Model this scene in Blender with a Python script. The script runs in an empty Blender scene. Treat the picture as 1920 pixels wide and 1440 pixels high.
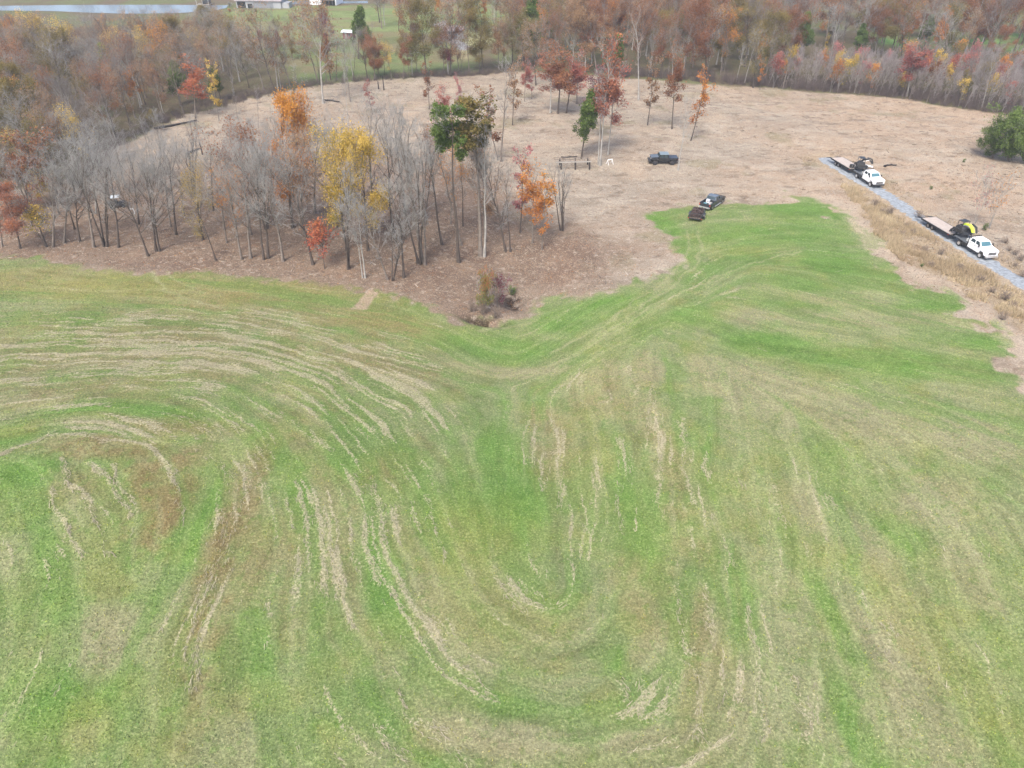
import bpy, bmesh, math, random
import numpy as np
from mathutils import Matrix, Vector
random.seed(7)
rng = np.random.default_rng(7)
R = math.radians
sc = bpy.context.scene
col = sc.collection

# ------------------------------------------------------------------ camera, world, sun, exposure
CH, PITCH, F = 46.0, R(36.0), 1333.0
cam = bpy.data.cameras.new('camera'); camo = bpy.data.objects.new('camera', cam); col.objects.link(camo)
cam.sensor_width = 36.0; cam.lens = 36.0 * F / 1920.0; cam.clip_end = 8000
camo.location = (0, 0, CH); camo.rotation_euler = (R(90) - PITCH, 0, 0)
sc.camera = camo
w = bpy.data.worlds.new('World'); sc.world = w; w.use_nodes = True
nt = w.node_tree; bg = nt.nodes['Background']
sky = nt.nodes.new('ShaderNodeTexSky'); sky.sky_type = 'NISHITA'; sky.sun_disc = False
SUN_EL, SUN_AZ = R(52), R(200)
sky.sun_elevation = SUN_EL; sky.sun_rotation = SUN_AZ; sky.dust_density = 4.0; sky.air_density = 0.8; sky.ozone_density = 1.0
nt.links.new(sky.outputs[0], bg.inputs[0]); bg.inputs[1].default_value = 0.15
sl = bpy.data.lights.new('sun', 'SUN'); so = bpy.data.objects.new('sun', sl); col.objects.link(so)
sl.energy = 1.6; sl.angle = R(13); sl.color = (1.0, 0.95, 0.88)
sd = Vector((math.sin(SUN_AZ) * math.cos(SUN_EL), math.cos(SUN_AZ) * math.cos(SUN_EL), math.sin(SUN_EL)))
so.rotation_euler = sd.to_track_quat('Z', 'Y').to_euler()
sc.view_settings.view_transform = 'Standard'; sc.view_settings.look = 'None'
sc.view_settings.exposure = 1.42; sc.view_settings.gamma = 1.0
sc.cycles.use_denoising = True; sc.cycles.max_bounces = 5; sc.cycles.diffuse_bounces = 2; sc.cycles.glossy_bounces = 2
sc.cycles.transparent_max_bounces = 4; sc.cycles.volume_bounces = 0
HAZE = 0.00024

# ------------------------------------------------------------------ helpers
def tag(o, label=None, cat=None, group=None, kind=None):
    if label: o['label'] = label
    if cat: o['category'] = cat
    if group: o['group'] = group
    if kind: o['kind'] = kind
    return o
def thing(name, label, cat, loc=(0, 0, 0), rz=0.0, group=None):
    o = bpy.data.objects.new(name, None); col.objects.link(o)
    o.location = loc; o.rotation_euler = (0, 0, rz); o.empty_display_size = 0.3
    return tag(o, label, cat, group)
def lin(r, g, b, k=2.2):
    f = lambda c: ((c / 255 + .055) / 1.055) ** 2.4 if c > 10 else c / 3294.0
    return np.array([f(r) / k, f(g) / k, f(b) / k])
def mk_mesh(name, V, Fq, mats=(), smooth=False):
    """V (n,3), Fq (m,4) or (m,3) array or list of such arrays"""
    me = bpy.data.meshes.new(name)
    V = np.asarray(V, np.float32)
    if not isinstance(Fq, (list, tuple)): Fq = [Fq]
    Fq = [np.asarray(f, np.int32) for f in Fq if len(f)]
    me.vertices.add(len(V)); me.vertices.foreach_set('co', V.ravel())
    li = np.concatenate([f.ravel() for f in Fq]); cnt = np.concatenate([np.full(len(f), f.shape[1], np.int32) for f in Fq])
    st = np.concatenate([[0], np.cumsum(cnt)[:-1]]).astype(np.int32)
    me.loops.add(len(li)); me.loops.foreach_set('vertex_index', li)
    me.polygons.add(len(cnt)); me.polygons.foreach_set('loop_start', st); me.polygons.foreach_set('loop_total', cnt)
    if smooth: me.polygons.foreach_set('use_smooth', np.ones(len(cnt), bool))
    me.update(calc_edges=True)
    for m in mats: me.materials.append(m)
    return me
def mobj(name, me, parent=None):
    o = bpy.data.objects.new(name, me); col.objects.link(o)
    if parent: o.parent = parent
    return o
def fattr(me, name, arr, ty='FLOAT', dom='POINT'):
    a = me.attributes.new(name, ty, dom)
    a.data.foreach_set('value' if ty == 'FLOAT' else ('color' if ty == 'FLOAT_COLOR' else 'vector'), np.asarray(arr, np.float32).ravel())

# value noise
_L = rng.random((256, 256)).astype(np.float32)
def vnoise(x, y):
    xi = np.floor(x).astype(np.int64); yi = np.floor(y).astype(np.int64)
    fx = (x - xi).astype(np.float32); fy = (y - yi).astype(np.float32)
    fx = fx * fx * (3 - 2 * fx); fy = fy * fy * (3 - 2 * fy)
    a = _L[xi & 255, yi & 255]; b = _L[(xi + 1) & 255, yi & 255]; c = _L[xi & 255, (yi + 1) & 255]; d = _L[(xi + 1) & 255, (yi + 1) & 255]
    return (a * (1 - fx) + b * fx) * (1 - fy) + (c * (1 - fx) + d * fx) * fy
def fbm(x, y, s, o=3, off=0.0):
    t = 0; a = 1.0; n = 0
    for i in range(o):
        t = t + a * vnoise(x / s + off + 17.3 * i, y / s + off * 1.7 + 9.1 * i); n += a; a *= .55; s = s / 2.03
    return t / n
def sst(a, b, x):
    t = np.clip((x - a) / (b - a), 0, 1); return t * t * (3 - 2 * t)

# terrain
def g2(x, y, cx, cy, sx, sy): return np.exp(-((x - cx) / sx) ** 2 - ((y - cy) / sy) ** 2)
def hgt(x, y):
    x = np.asarray(x, float); y = np.asarray(y, float)
    h = 2.4 * g2(x, y, -42, 50, 24, 20)
    draw = np.exp(-((x - 1 + 0.05 * (y - 70)) / 9) ** 2) * sst(22, 70, y) * (1 - sst(92, 125, y))
    h = h - 2.2 * draw
    h = h + 1.6 * g2(x, y, 45, 55, 26, 40)
    # ditch
    h = h - 1.3 * g2(x, y, -3.6, 79.8, 2.6, 1.0) - 1.1 * g2(x, y, 0.3, 86.0, 1.6, 2.4)
    far = sst(95, 150, y)
    h = h + far * (1 - sst(225, 285, y)) * (0.9 * (fbm(x, y, 28, 2, 3.3) - .5) * 2)
    h = h + (1 - sst(225, 285, y)) * 0.25 * (fbm(x, y, 9, 2, 8.1) - .5)
    h = h + sst(420, 950, y) * 25 * fbm(x, y, 260, 2, 5.5)
    return h
sp, cp = math.sin(PITCH), math.cos(PITCH)
def P(px, py):
    """pixel of the 1920x1440 photograph -> point on the terrain"""
    px = np.asarray(px, float); py = np.asarray(py, float)
    u = (px - 960) / F; v = (720 - py) / F
    dx = u; dy = cp + v * sp; dz = -sp + v * cp
    z = np.zeros_like(u)
    for _ in range(30):
        t = (z - CH) / dz; z = 0.5 * z + 0.5 * hgt(dx * t, dy * t)
    t = (z - CH) / dz
    return np.stack([dx * t, dy * t, z], -1)
def P1(px, py): return Vector(P(px, py).tolist())
def poly(pts, extra=()):
    a = P([p[0] for p in pts], [p[1] for p in pts])[:, :2]
    return np.concatenate([a, np.array(extra, float).reshape(-1, 2)]) if len(extra) else a
def segdist(X, Y, a, b):
    d = b - a; L = max(float((d ** 2).sum()), 1e-9)
    t = np.clip(((X - a[0]) * d[0] + (Y - a[1]) * d[1]) / L, 0, 1)
    return np.hypot(X - a[0] - t * d[0], Y - a[1] - t * d[1]), t
def sdf(X, Y, pl):
    """signed distance to polygon, positive inside"""
    D = np.full(X.shape, 1e9); inside = np.zeros(X.shape, bool)
    n = len(pl)
    for i in range(n):
        a, b = pl[i], pl[(i + 1) % n]
        D = np.minimum(D, segdist(X, Y, a, b)[0])
        c = ((a[1] > Y) != (b[1] > Y))
        with np.errstate(divide='ignore', invalid='ignore'):
            xs = (b[0] - a[0]) * (Y - a[1]) / (b[1] - a[1] + 1e-12) + a[0]
        inside ^= c & (X < xs)
    return np.where(inside, D, -D)

# ------------------------------------------------------------------ materials
def nodes(name):
    m = bpy.data.materials.new(name); m.use_nodes = True
    t = m.node_tree; b = t.nodes['Principled BSDF']
    return m, t, b
def simple(name, c, rough=.6, metal=0.0, spec=.5, noise=0.0, nscale=8.0, bump=0.0):
    m, t, b = nodes(name)
    b.inputs['Roughness'].default_value = rough; b.inputs['Metallic'].default_value = metal
    b.inputs['Specular IOR Level'].default_value = spec
    c = list(c)[:3]
    if noise > 0:
        tc = t.nodes.new('ShaderNodeTexCoord'); n = t.nodes.new('ShaderNodeTexNoise')
        n.inputs['Scale'].default_value = nscale; n.inputs['Detail'].default_value = 4
        t.links.new(tc.outputs['Object'], n.inputs['Vector'])
        mx = t.nodes.new('ShaderNodeMix'); mx.data_type = 'RGBA'
        mx.inputs[6].default_value = [v * (1 - noise) for v in c] + [1]; mx.inputs[7].default_value = [min(1, v * (1 + noise)) for v in c] + [1]
        mr = t.nodes.new('ShaderNodeMapRange'); mr.inputs[1].default_value = .3; mr.inputs[2].default_value = .7
        t.links.new(n.outputs['Fac'], mr.inputs[0]); t.links.new(mr.outputs[0], mx.inputs[0])
        t.links.new(mx.outputs[2], b.inputs['Base Color'])
        if bump:
            bp = t.nodes.new('ShaderNodeBump'); bp.inputs['Strength'].default_value = bump
            t.links.new(n.outputs['Fac'], bp.inputs['Height']); t.links.new(bp.outputs[0], b.inputs['Normal'])
    else: b.inputs['Base Color'].default_value = c + [1]
    return m
def leafmat(name, cols):
    """cols: three leaf colours; per-leaf value picks between them, per-tree random shifts"""
    m, t, b = nodes(name)
    b.inputs['Roughness'].default_value = .75; b.inputs['Specular IOR Level'].default_value = .2
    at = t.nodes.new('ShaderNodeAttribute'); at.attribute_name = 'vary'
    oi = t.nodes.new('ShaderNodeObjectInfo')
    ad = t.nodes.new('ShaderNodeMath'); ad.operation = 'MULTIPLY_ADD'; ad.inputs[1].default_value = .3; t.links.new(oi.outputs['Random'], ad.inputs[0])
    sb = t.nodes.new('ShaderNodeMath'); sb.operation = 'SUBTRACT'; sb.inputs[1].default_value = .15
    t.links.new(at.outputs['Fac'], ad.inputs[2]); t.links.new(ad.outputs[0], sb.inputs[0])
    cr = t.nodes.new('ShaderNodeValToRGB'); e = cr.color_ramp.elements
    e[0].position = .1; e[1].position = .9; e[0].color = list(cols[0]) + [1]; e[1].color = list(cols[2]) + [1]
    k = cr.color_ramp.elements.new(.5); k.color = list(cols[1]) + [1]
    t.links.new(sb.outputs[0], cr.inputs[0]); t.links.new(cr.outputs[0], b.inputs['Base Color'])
    tr = t.nodes.new('ShaderNodeBsdfTranslucent'); t.links.new(cr.outputs[0], tr.inputs[0])
    mx = t.nodes.new('ShaderNodeMixShader'); mx.inputs[0].default_value = .35
    t.links.new(b.outputs[0], mx.inputs[1]); t.links.new(tr.outputs[0], mx.inputs[2])
    t.links.new(mx.outputs[0], t.nodes['Material Output'].inputs[0])
    return m
M = {}
M['bark'] = simple('bark', lin(128, 118, 108, 1.6), .9, noise=.3, nscale=3)
M['bark_dark'] = simple('bark_dark', lin(88, 78, 70, 1.6), .9, noise=.3, nscale=3)
M['bark_pale'] = simple('bark_pale', lin(182, 178, 170, 1.9), .85, noise=.22, nscale=2)
M['twig'] = simple('twig', lin(168, 166, 161, 1.6), .9, noise=.2, nscale=.6)
M['twig_wood'] = simple('twig_wood', lin(146, 138, 132, 1.8), .9, noise=.25, nscale=.5)
M['twig_purple'] = simple('twig_purple', lin(160, 150, 148, 1.6), .9, noise=.2, nscale=.5)
M['twig_brown'] = simple('twig_brown', lin(160, 142, 126, 1.5), .9, noise=.2, nscale=.5)
LM = {}
LM['yellow'] = leafmat('leaf_yellow', [lin(145, 138, 68, 1.4), lin(212, 176, 80, 1.4), lin(238, 206, 108, 1.4)])
LM['orange'] = leafmat('leaf_orange', [lin(165, 105, 62, 1.6), lin(218, 140, 70, 1.6), lin(236, 172, 82, 1.6)])
LM['redorange'] = leafmat('leaf_redorange', [lin(165, 85, 74, 1.7), lin(205, 115, 85, 1.7), lin(222, 150, 100, 1.7)])
LM['red'] = leafmat('leaf_red', [lin(138, 80, 76, 1.45), lin(176, 104, 92, 1.45), lin(200, 128, 108, 1.45)])
LM['rust'] = leafmat('leaf_rust', [lin(112, 76, 56, 1.7), lin(162, 106, 74, 1.7), lin(190, 134, 94, 1.7)])
LM['tan'] = leafmat('leaf_tan', [lin(125, 92, 65, 1.6), lin(170, 130, 95, 1.6), lin(198, 165, 125, 1.6)])
LM['olive'] = leafmat('leaf_olive', [lin(88, 90, 50, 1.6), lin(132, 122, 70, 1.6), lin(170, 148, 88, 1.6)])
LM['green'] = leafmat('leaf_green', [lin(84, 100, 50, 1.6), lin(108, 132, 64, 1.6), lin(138, 160, 86, 1.6)])
LM['maroon'] = leafmat('leaf_maroon', [lin(85, 40, 55, 1.6), lin(130, 62, 80, 1.6), lin(160, 88, 100, 1.6)])
LM['dusty'] = leafmat('leaf_dusty', [lin(140, 96, 86, 1.6), lin(180, 118, 92, 1.6), lin(206, 138, 94, 1.6)])
LM['golden'] = leafmat('leaf_golden', [lin(140, 128, 90, 1.6), lin(176, 156, 96, 1.6), lin(205, 172, 104, 1.6)])
LM['pink'] = leafmat('leaf_pink', [lin(165, 95, 100, 1.6), lin(200, 125, 125, 1.6), lin(215, 155, 145, 1.6)])
LM['mixed'] = leafmat('leaf_mixed', [lin(110, 130, 65, 1.6), lin(150, 150, 80, 1.6), lin(195, 120, 90, 1.6)])

# ------------------------------------------------------------------ ground
def axis(parts):
    out = []
    for a, b, s in parts: out.append(np.arange(a, b, s))
    return np.concatenate(out)
def grow(a, b, s, f=1.12):
    r = [a]
    while abs(r[-1]) < abs(b): r.append(r[-1] + math.copysign(s, b - a)); s *= f
    return np.array(r)
ys = np.concatenate([grow(14, -300, 2)[::-1][:-1], axis([(14, 100, .2), (100, 190, .36), (190, 420, 1.1)]), grow(420, 3600, 2)])
xs = np.concatenate([grow(-150, -2600, 1)[::-1][:-1], axis([(-150, -72, .42), (-72, 76, .2), (76, 150, .4)]), grow(150, 2600, 1)])
X, Y = np.meshgrid(xs, ys)
NX, NY = len(xs), len(ys)

field_pl = poly([(-60, 476), (0, 480), (130, 497), (250, 508), (330, 512), (430, 514), (560, 526), (600, 535), (680, 540), (745, 556), (800, 575), (845, 598), (925, 607), (985, 603), (1005, 585), (1012, 565), (1060, 558), (1150, 545), (1230, 522), (1285, 492), (1265, 465), (1268, 450), (1240, 430), (1215, 405), (1255, 390), (1310, 388), (1360, 375), (1450, 378), (1530, 370), (1580, 390), (1610, 430), (1650, 482), (1720, 528), (1800, 562), (1850, 595), (1880, 650), (1930, 720), (2050, 860)],
                [(150, 20), (220, -300), (-220, -300), (-160, 95)])
clear_pl = poly([(175, 330), (205, 285), (250, 262), (290, 236), (350, 215), (410, 200), (480, 182), (520, 172), (610, 158), (720, 149), (860, 143), (960, 134), (1060, 136), (1180, 148), (1340, 160), (1440, 165), (1560, 175), (1700, 187), (1850, 210), (1920, 222), (2150, 260)], [(240, 120), (160, 20), (-160, 40), (-160, 100), (-95, 118)])
litter_pl = poly([(-60, 400), (120, 350), (260, 330), (420, 300), (600, 290), (800, 290), (930, 330), (960, 400), (1100, 440), (1180, 470), (1120, 540), (1010, 560), (900, 640), (700, 560), (-60, 500)])
floor_l = poly([(-60, 60), (300, 45), (520, 110), (560, 150), (500, 178), (400, 205), (290, 238), (250, 265), (180, 335), (0, 420), (-60, 430)], [])
gf = [  # far green fields
    (poly([(420, 22), (560, 12), (1000, 8), (980, 40), (860, 55), (700, 72), (600, 80), (470, 62)]), lin(146, 160, 102)),
    (poly([(440, 112), (620, 95), (700, 80), (880, 85), (900, 134), (720, 147), (600, 155), (500, 172), (440, 160)]), lin(134, 146, 96)),
    (poly([(10, 135), (110, 128), (105, 188), (30, 175)]), lin(150, 160, 105)),
    (poly([(1640, 55), (1690, 55), (1690, 95), (1640, 98)]), lin(128, 165, 95)), (poly([(1815, 62), (1990, 62), (1990, 112), (1820, 105)]), lin(128, 162, 95)),
    (poly([(1060, 70), (1140, 70), (1140, 130), (1060, 125)]), lin(150, 170, 100)),
    (poly([(870, 60), (925, 60), (930, 75), (870, 110), (850, 100)]), lin(190, 185, 140)),
]
road_px = [(1545, 296), (1563, 309), (1600, 331), (1646, 357), (1680, 379), (1711, 401), (1750, 426), (1792, 453), (1860, 496), (1915, 530), (2000, 588), (2120, 670)]
road_w = P([p[0] for p in road_px], [p[1] for p in road_px])[:, :2]
verge_pl = poly([(1575, 345), (1610, 350), (1650, 376), (1705, 420), (1760, 455), (1830, 500), (1915, 555), (2050, 645), (2000, 690), (1900, 610), (1830, 560), (1740, 515), (1670, 472), (1620, 405)])
sand_px = [(1560, 372), (1590, 385), (1622, 440), (1665, 480), (1730, 520), (1800, 552), (1862, 585), (1890, 620), (1925, 670), (1990, 740)]
sand_w = P([p[0] for p in sand_px], [p[1] for p in sand_px])[:, :2]
gravel_far = poly([(812, 45), (835, 38), (845, 60), (862, 75), (890, 92), (860, 95), (838, 75), (815, 60)])

nz1 = fbm(X, Y, 14, 4, 1.0); nz2 = fbm(X, Y, 4.0, 3, 5.0); nz3 = fbm(X, Y, 1.3, 2, 9.0); nz4 = fbm(X, Y, 45, 2, 12.0)
edge = (nz2 - .5) * 2.6 + (nz3 - .5) * 1.8
def mixc(C, c, m): return C * (1 - m[..., None]) + np.asarray(c, np.float32) * m[..., None]
C = np.empty(X.shape + (3,), np.float32); C[:] = lin(125, 128, 88)
C = mixc(C, lin(128, 112, 92), sst(.42, .58, nz1))
for pl, c in gf:
    m = sst(-2, 2, sdf(X, Y, pl) + edge * 2)
    C = mixc(C, c * (0.85 + .3 * 0.5), m)
    C = mixc(C, c * np.array([.72, .8, .7]), m * sst(.45, .7, nz2) * .8)
    C = mixc(C, lin(150, 130, 104), m * sst(.5, .66, fbm(X * .4, Y, 7, 3, 88)) * .7)
    C = mixc(C, c * np.array([1.15, .98, 1.05]), m * sst(.55, .75, nz1) * .6)
C = mixc(C, lin(118, 102, 84), sst(-3, 3, sdf(X, Y, floor_l) + edge * 2) * .9)
floor_r = poly([(960, 132), (1060, 133), (1180, 146), (1340, 157), (1440, 163), (1700, 188), (1960, 228), (2060, 120), (1960, 100), (1830, 98), (1700, 90), (1500, 60), (1200, 30), (960, 40)])
C = mixc(C, lin(118, 104, 84), sst(-3, 3, sdf(X, Y, floor_r) + edge * 2) * .85)
mf_pl = sdf(X, Y, field_pl); mc_pl = sdf(X, Y, clear_pl)
clear = sst(-.8, .8, mc_pl + edge * .8)
T = np.empty_like(C); T[:] = lin(190, 177, 157)
T = mixc(T, lin(184, 164, 142), sst(.42, .66, nz1) * .7)
T = mixc(T, lin(203, 183, 158), sst(.5, .7, fbm(X, Y, 8, 3, 21)) * .7)
T = mixc(T, lin(204, 178, 150), sst(20, 80, X) * sst(.3, .7, nz4) * .7)
T = mixc(T, lin(150, 138, 122), sst(.55, .72, fbm(X * .5, Y * 1.1, 3, 4, 31)) * .38)
T = mixc(T, lin(212, 200, 180), sst(.54, .7, fbm(X * .6, Y, 2.6, 3, 36)) * .45)
T = mixc(T, lin(120, 104, 92), sst(.7, .8, fbm(X * .6, Y, 1.4, 2, 38)) * .5)
T = mixc(T, lin(150, 146, 108), sst(.66, .78, fbm(X, Y, 7, 3, 41)) * .45)
lt = sst(-7, 7, sdf(X, Y, litter_pl) + edge * 2.0)
T = mixc(T, lin(143, 123, 106), lt * .95)
T = mixc(T, lin(170, 146, 124), lt * sst(.5, .72, nz2) * .6)
T = mixc(T, lin(122, 100, 86), lt * sst(.52, .75, fbm(X, Y, 6, 3, 51)) * .5)
C = C * (1 - clear[..., None]) + T * clear[..., None]
# field
fieldm = sst(-.9, .9, mf_pl + edge * .9 + (nz3 - .5) * 1.4 + 12.0 * (fbm(X, Y, 3.6, 3, 131) - .5) * (.2 + .8 * sst(30, 42, X)))
Gc = np.empty_like(C); Gc[:] = lin(148, 160, 110)
Gc = mixc(Gc, lin(132, 160, 86), sst(.4, .62, nz1) * .8)
Gc = mixc(Gc, lin(164, 168, 124), sst(.48, .68, fbm(X, Y, 10, 4, 61)) * .6)
Gc = mixc(Gc, lin(118, 152, 78), sst(.56, .7, nz2) * .5)
Gc = mixc(Gc, lin(158, 160, 92), sst(.55, .75, fbm(X, Y, 3, 3, 66)) * .4)
def blobs(lst, strength=1.0, soft=.45):
    out = np.zeros(X.shape, np.float32)
    for cx, cy, rx, ry, rot in lst:
        c = P(cx, cy); ex = P(cx + rx, cy) - c; ey = (P(cx, cy - ry) - P(cx, cy + ry)) / 2
        a = max(math.hypot(ex[0], ex[1]), .5); b = max(math.hypot(ey[0], ey[1]), .5)
        r = R(rot); dx = X - c[0]; dy = Y - c[1]
        u = (dx * math.cos(r) + dy * math.sin(r)) / a; v = (-dx * math.sin(r) + dy * math.cos(r)) / b
        d = np.sqrt(u * u + v * v) + (nz2 - .5) * .9 + (nz3 - .5) * .3
        out = np.maximum(out, 1 - sst(1 - soft, 1 + soft, d))
    return out * strength
lush = blobs([(1240, 425, 34, 30, 0), (1520, 400, 90, 22, 0), (1560, 490, 70, 24, -10), (1450, 440, 130, 22, 0), (1740, 575, 90, 14, -20), (1440, 645, 90, 22, -12), (1640, 680, 150, 26, -8), (1790, 690, 100, 25, -10), (1300, 590, 60, 20, 0), (1140, 570, 110, 16, 5), (1060, 600, 70, 26, 0), (930, 650, 130, 26, -8), (960, 900, 55, 110, 10), (1210, 1030, 25, 120, 8), (880, 950, 30, 110, 15), (1560, 1150, 26, 170, 6), (1600, 1360, 30, 120, 0), (505, 830, 26, 42, 30), (560, 940, 24, 80, 10), (395, 960, 20, 110, 0), (60, 880, 60, 30, 0), (240, 770, 140, 12, 0), (590, 770, 50, 16, -30), (730, 1100, 40, 90, 12), (1190, 1240, 60, 40, 0), (830, 556, 50, 7, -12), (1370, 1100, 40, 100, 0), (1680, 1000, 80, 40, 0), (100, 1300, 120, 60, 0), (1840, 640, 60, 18, 0)])
Gc = mixc(Gc, lin(113, 160, 68), lush * .66)
Gc = mixc(Gc, lin(102, 144, 64), lush * sst(.5, .7, nz3) * .45)
dark = blobs([(1400, 646, 36, 5, -12), (1480, 655, 60, 7, -14), (1540, 668, 40, 4, -8), (1870, 696, 60, 7, -10), (1590, 792, 50, 6, -10), (1530, 500, 50, 4, 0)], soft=.8)
Gc = mixc(Gc, lin(96, 118, 56), dark * .55 * sst(.3, .6, nz3))
pale = blobs([(1330, 690, 60, 24, -20), (1400, 720, 110, 40, -30), (1560, 770, 200, 50, -15), (1700, 600, 140, 22, -10), (1600, 560, 100, 16, 0), (1480, 590, 120, 16, 0), (1600, 1000, 60, 90, 25), (1650, 1180, 55, 120, 15), (1730, 1360, 80, 110, 15), (1760, 950, 90, 60, 0), (1130, 700, 60, 16, 10), (960, 700, 110, 9, 0), (1840, 1080, 60, 100, 20), (1820, 820, 100, 40, 0), (1220, 690, 30, 30, 0), (200, 1200, 90, 60, 0), (60, 750, 90, 10, 0), (1000, 1380, 200, 40, 0), (1230, 1230, 60, 60, 0)])
Gc = mixc(Gc, lin(180, 172, 138), pale * .62)
brown = blobs([(200, 640, 330, 70, 0), (620, 660, 200, 50, -20), (640, 600, 200, 28, 0), (420, 590, 300, 24, 0), (500, 540, 140, 12, 0), (200, 835, 150, 22, 0), (300, 880, 50, 70, -30), (290, 970, 45, 60, 0), (320, 800, 130, 15, 0), (440, 950, 30, 110, 0), (400, 1120, 42, 120, 10), (375, 1300, 40, 90, 0), (560, 1000, 40, 120, 0), (690, 900, 30, 50, 0), (650, 770, 60, 24, -30), (740, 860, 40, 60, -20), (560, 800, 70, 24, -35), (480, 1060, 40, 70, 0), (610, 1120, 50, 80, 0), (1190, 1110, 36, 80, 0), (1250, 850, 40, 80, 0), (1120, 740, 50, 40, 0), (1030, 830, 40, 50, 0), (1280, 950, 40, 90, 0), (1010, 780, 30, 30, 0), (1290, 1150, 40, 90, 0), (120, 720, 200, 20, 0), (780, 690, 90, 24, -30), (160, 900, 80, 30, 0)], soft=.6)
bm = brown * (.35 + .65 * sst(.35, .62, fbm(X, Y, 1.8, 3, 71)))
Gc = mixc(Gc, lin(158, 146, 104), np.clip(bm, 0, 1) * .65)
ruddy = blobs([(600, 540, 100, 16, 0), (450, 560, 240, 22, 0), (760, 620, 80, 22, 0), (260, 860, 70, 60, -20), (690, 880, 16, 30, 0), (320, 940, 30, 50, 0), (730, 570, 60, 14, 0)])
Gc = mixc(Gc, lin(148, 124, 84), ruddy * sst(.35, .6, nz3) * .36)
oval = blobs([(215, 838, 130, 22, 0), (310, 885, 44, 50, -25), (325, 950, 30, 60, 0), (290, 1010, 30, 40, 0), (440, 980, 30, 150, 0), (390, 1200, 30, 120, 0)], soft=.6)
Gc = mixc(Gc, lin(146, 122, 86), oval * sst(.3, .55, fbm(X, Y, 1.5, 2, 72)) * .62)
worn = blobs([(150, 525, 330, 26, 0), (480, 548, 240, 24, 0), (700, 600, 110, 20, -10)], soft=.7)
Gc = mixc(Gc, lin(162, 150, 100), worn * (.45 + .5 * sst(.35, .6, nz2)) * .85)
yel = blobs([(900, 1020, 120, 90, 0), (950, 1150, 120, 60, 0), (30, 810, 50, 14, 0), (1400, 470, 60, 10, 0), (1740, 1200, 60, 200, 20), (180, 540, 160, 20, 0), (130, 1380, 100, 50, 0)])
Gc = mixc(Gc, lin(165, 168, 82), yel * .3)
C = C * (1 - fieldm[..., None]) + Gc * fieldm[..., None]

straw = np.zeros(X.shape, np.float32)
WX = X + (fbm(X, Y, 2.6, 3, 81) - .5) * 1.7; WY = Y + (fbm(X, Y, 2.6, 3, 91) - .5) * 1.7
straw_pts = []
def resample(px, n=26):
    a = np.array(px, float); t = np.linspace(0, len(a) - 1, n)
    # Catmull-Rom through traced points
    i = np.clip(np.floor(t).astype(int), 0, len(a) - 2); f = (t - i)[:, None]
    p0 = a[np.clip(i - 1, 0, len(a) - 1)]; p1 = a[i]; p2 = a[i + 1]; p3 = a[np.clip(i + 2, 0, len(a) - 1)]
    q = .5 * ((2 * p1) + (-p0 + p2) * f + (2 * p0 - 5 * p1 + 4 * p2 - p3) * f ** 2 + (-p0 + 3 * p1 - 3 * p2 + p3) * f ** 3)
    return q
def row(px, wid=.34, amp=1.0, gap=.5, target=None, n=26, record=True):
    global straw
    tgt = straw if target is None else target
    q = resample(px, n); wpt = P(q[:, 0], q[:, 1])[:, :2]
    s = 0; ph = random.random() * 200
    if target is None:   # loose stalks lying along the row in several thin broken strands
        seg = wpt[1:] - wpt[:-1]; sl = np.hypot(seg[:, 0], seg[:, 1]); tot = float(sl.sum()); cs = np.concatenate([[0], np.cumsum(sl)])
        m_ = int(tot * 14 * amp)
        al = rng.random(m_) * tot; k_ = np.clip(np.searchsorted(cs, al) - 1, 0, len(seg) - 1); f_ = (al - cs[k_]) / np.maximum(sl[k_], 1e-6)
        st_ = rng.integers(0, 4, m_)
        off = (st_ - 1.5) * wid * .6 + (vnoise(al / 1.5 + st_ * 31, al * 0 + ph) - .5) * .7 + rng.normal(0, .05, m_)
        ok = (vnoise(al / 2.8 + ph, al * 0 + ph) > gap - .12) & (vnoise(al / 1.1 + st_ * 57 + ph, al * 0) > .42)
        dd = seg[k_] / np.maximum(sl[k_], 1e-6)[:, None]
        pp = wpt[k_] + seg[k_] * f_[:, None] + np.stack([-dd[:, 1], dd[:, 0]], -1) * off[:, None]
        pp[:, 0] -= (fbm(pp[:, 0], pp[:, 1], 2.6, 3, 81) - .5) * 1.7; pp[:, 1] -= (fbm(pp[:, 0], pp[:, 1], 2.6, 3, 91) - .5) * 1.7
        straw_pts.append(np.concatenate([pp[ok], dd[ok]], 1))
    for a, b in zip(wpt[:-1], wpt[1:]):
        L = float(np.hypot(*(b - a)))
        m = 2.2 + wid * 2
        i0, i1 = np.searchsorted(ys, [min(a[1], b[1]) - m, max(a[1], b[1]) + m]); j0, j1 = np.searchsorted(xs, [min(a[0], b[0]) - m, max(a[0], b[0]) + m])
        if i1 <= i0 or j1 <= j0: s += L; continue
        d, t = segdist(WX[i0:i1, j0:j1], WY[i0:i1, j0:j1], a, b)
        al = s + t * L
        g = vnoise(al / 2.8 + ph, al * 0 + ph); g2_ = vnoise(al / .9 + ph, al * 0 + ph * 2)
        inten = sst(gap - .22, gap + .22, g) * (.55 + .45 * g2_) * amp
        v = inten * (1 - sst(wid * .2, wid * (1.3 + .8 * g2_), d)) * (.85 if target is None else 1)
        tgt[i0:i1, j0:j1] = np.maximum(tgt[i0:i1, j0:j1], v)
        s += L
def family(c0, c1, n, **k):
    a = resample(c0, 12); b = resample(c1, 12)
    for i in range(n):
        f = (i + random.uniform(-.25, .25)) / max(n - 1, 1)
        c = a * (1 - f) + b * f + np.cumsum(rng.normal(0, 1.6, a.shape), 0)
        j0 = random.choice([0, 0, 0, 1, 2]); j1 = random.choice([12, 12, 12, 11, 10])
        row(c[j0:j1], n=30, **k)
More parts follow.
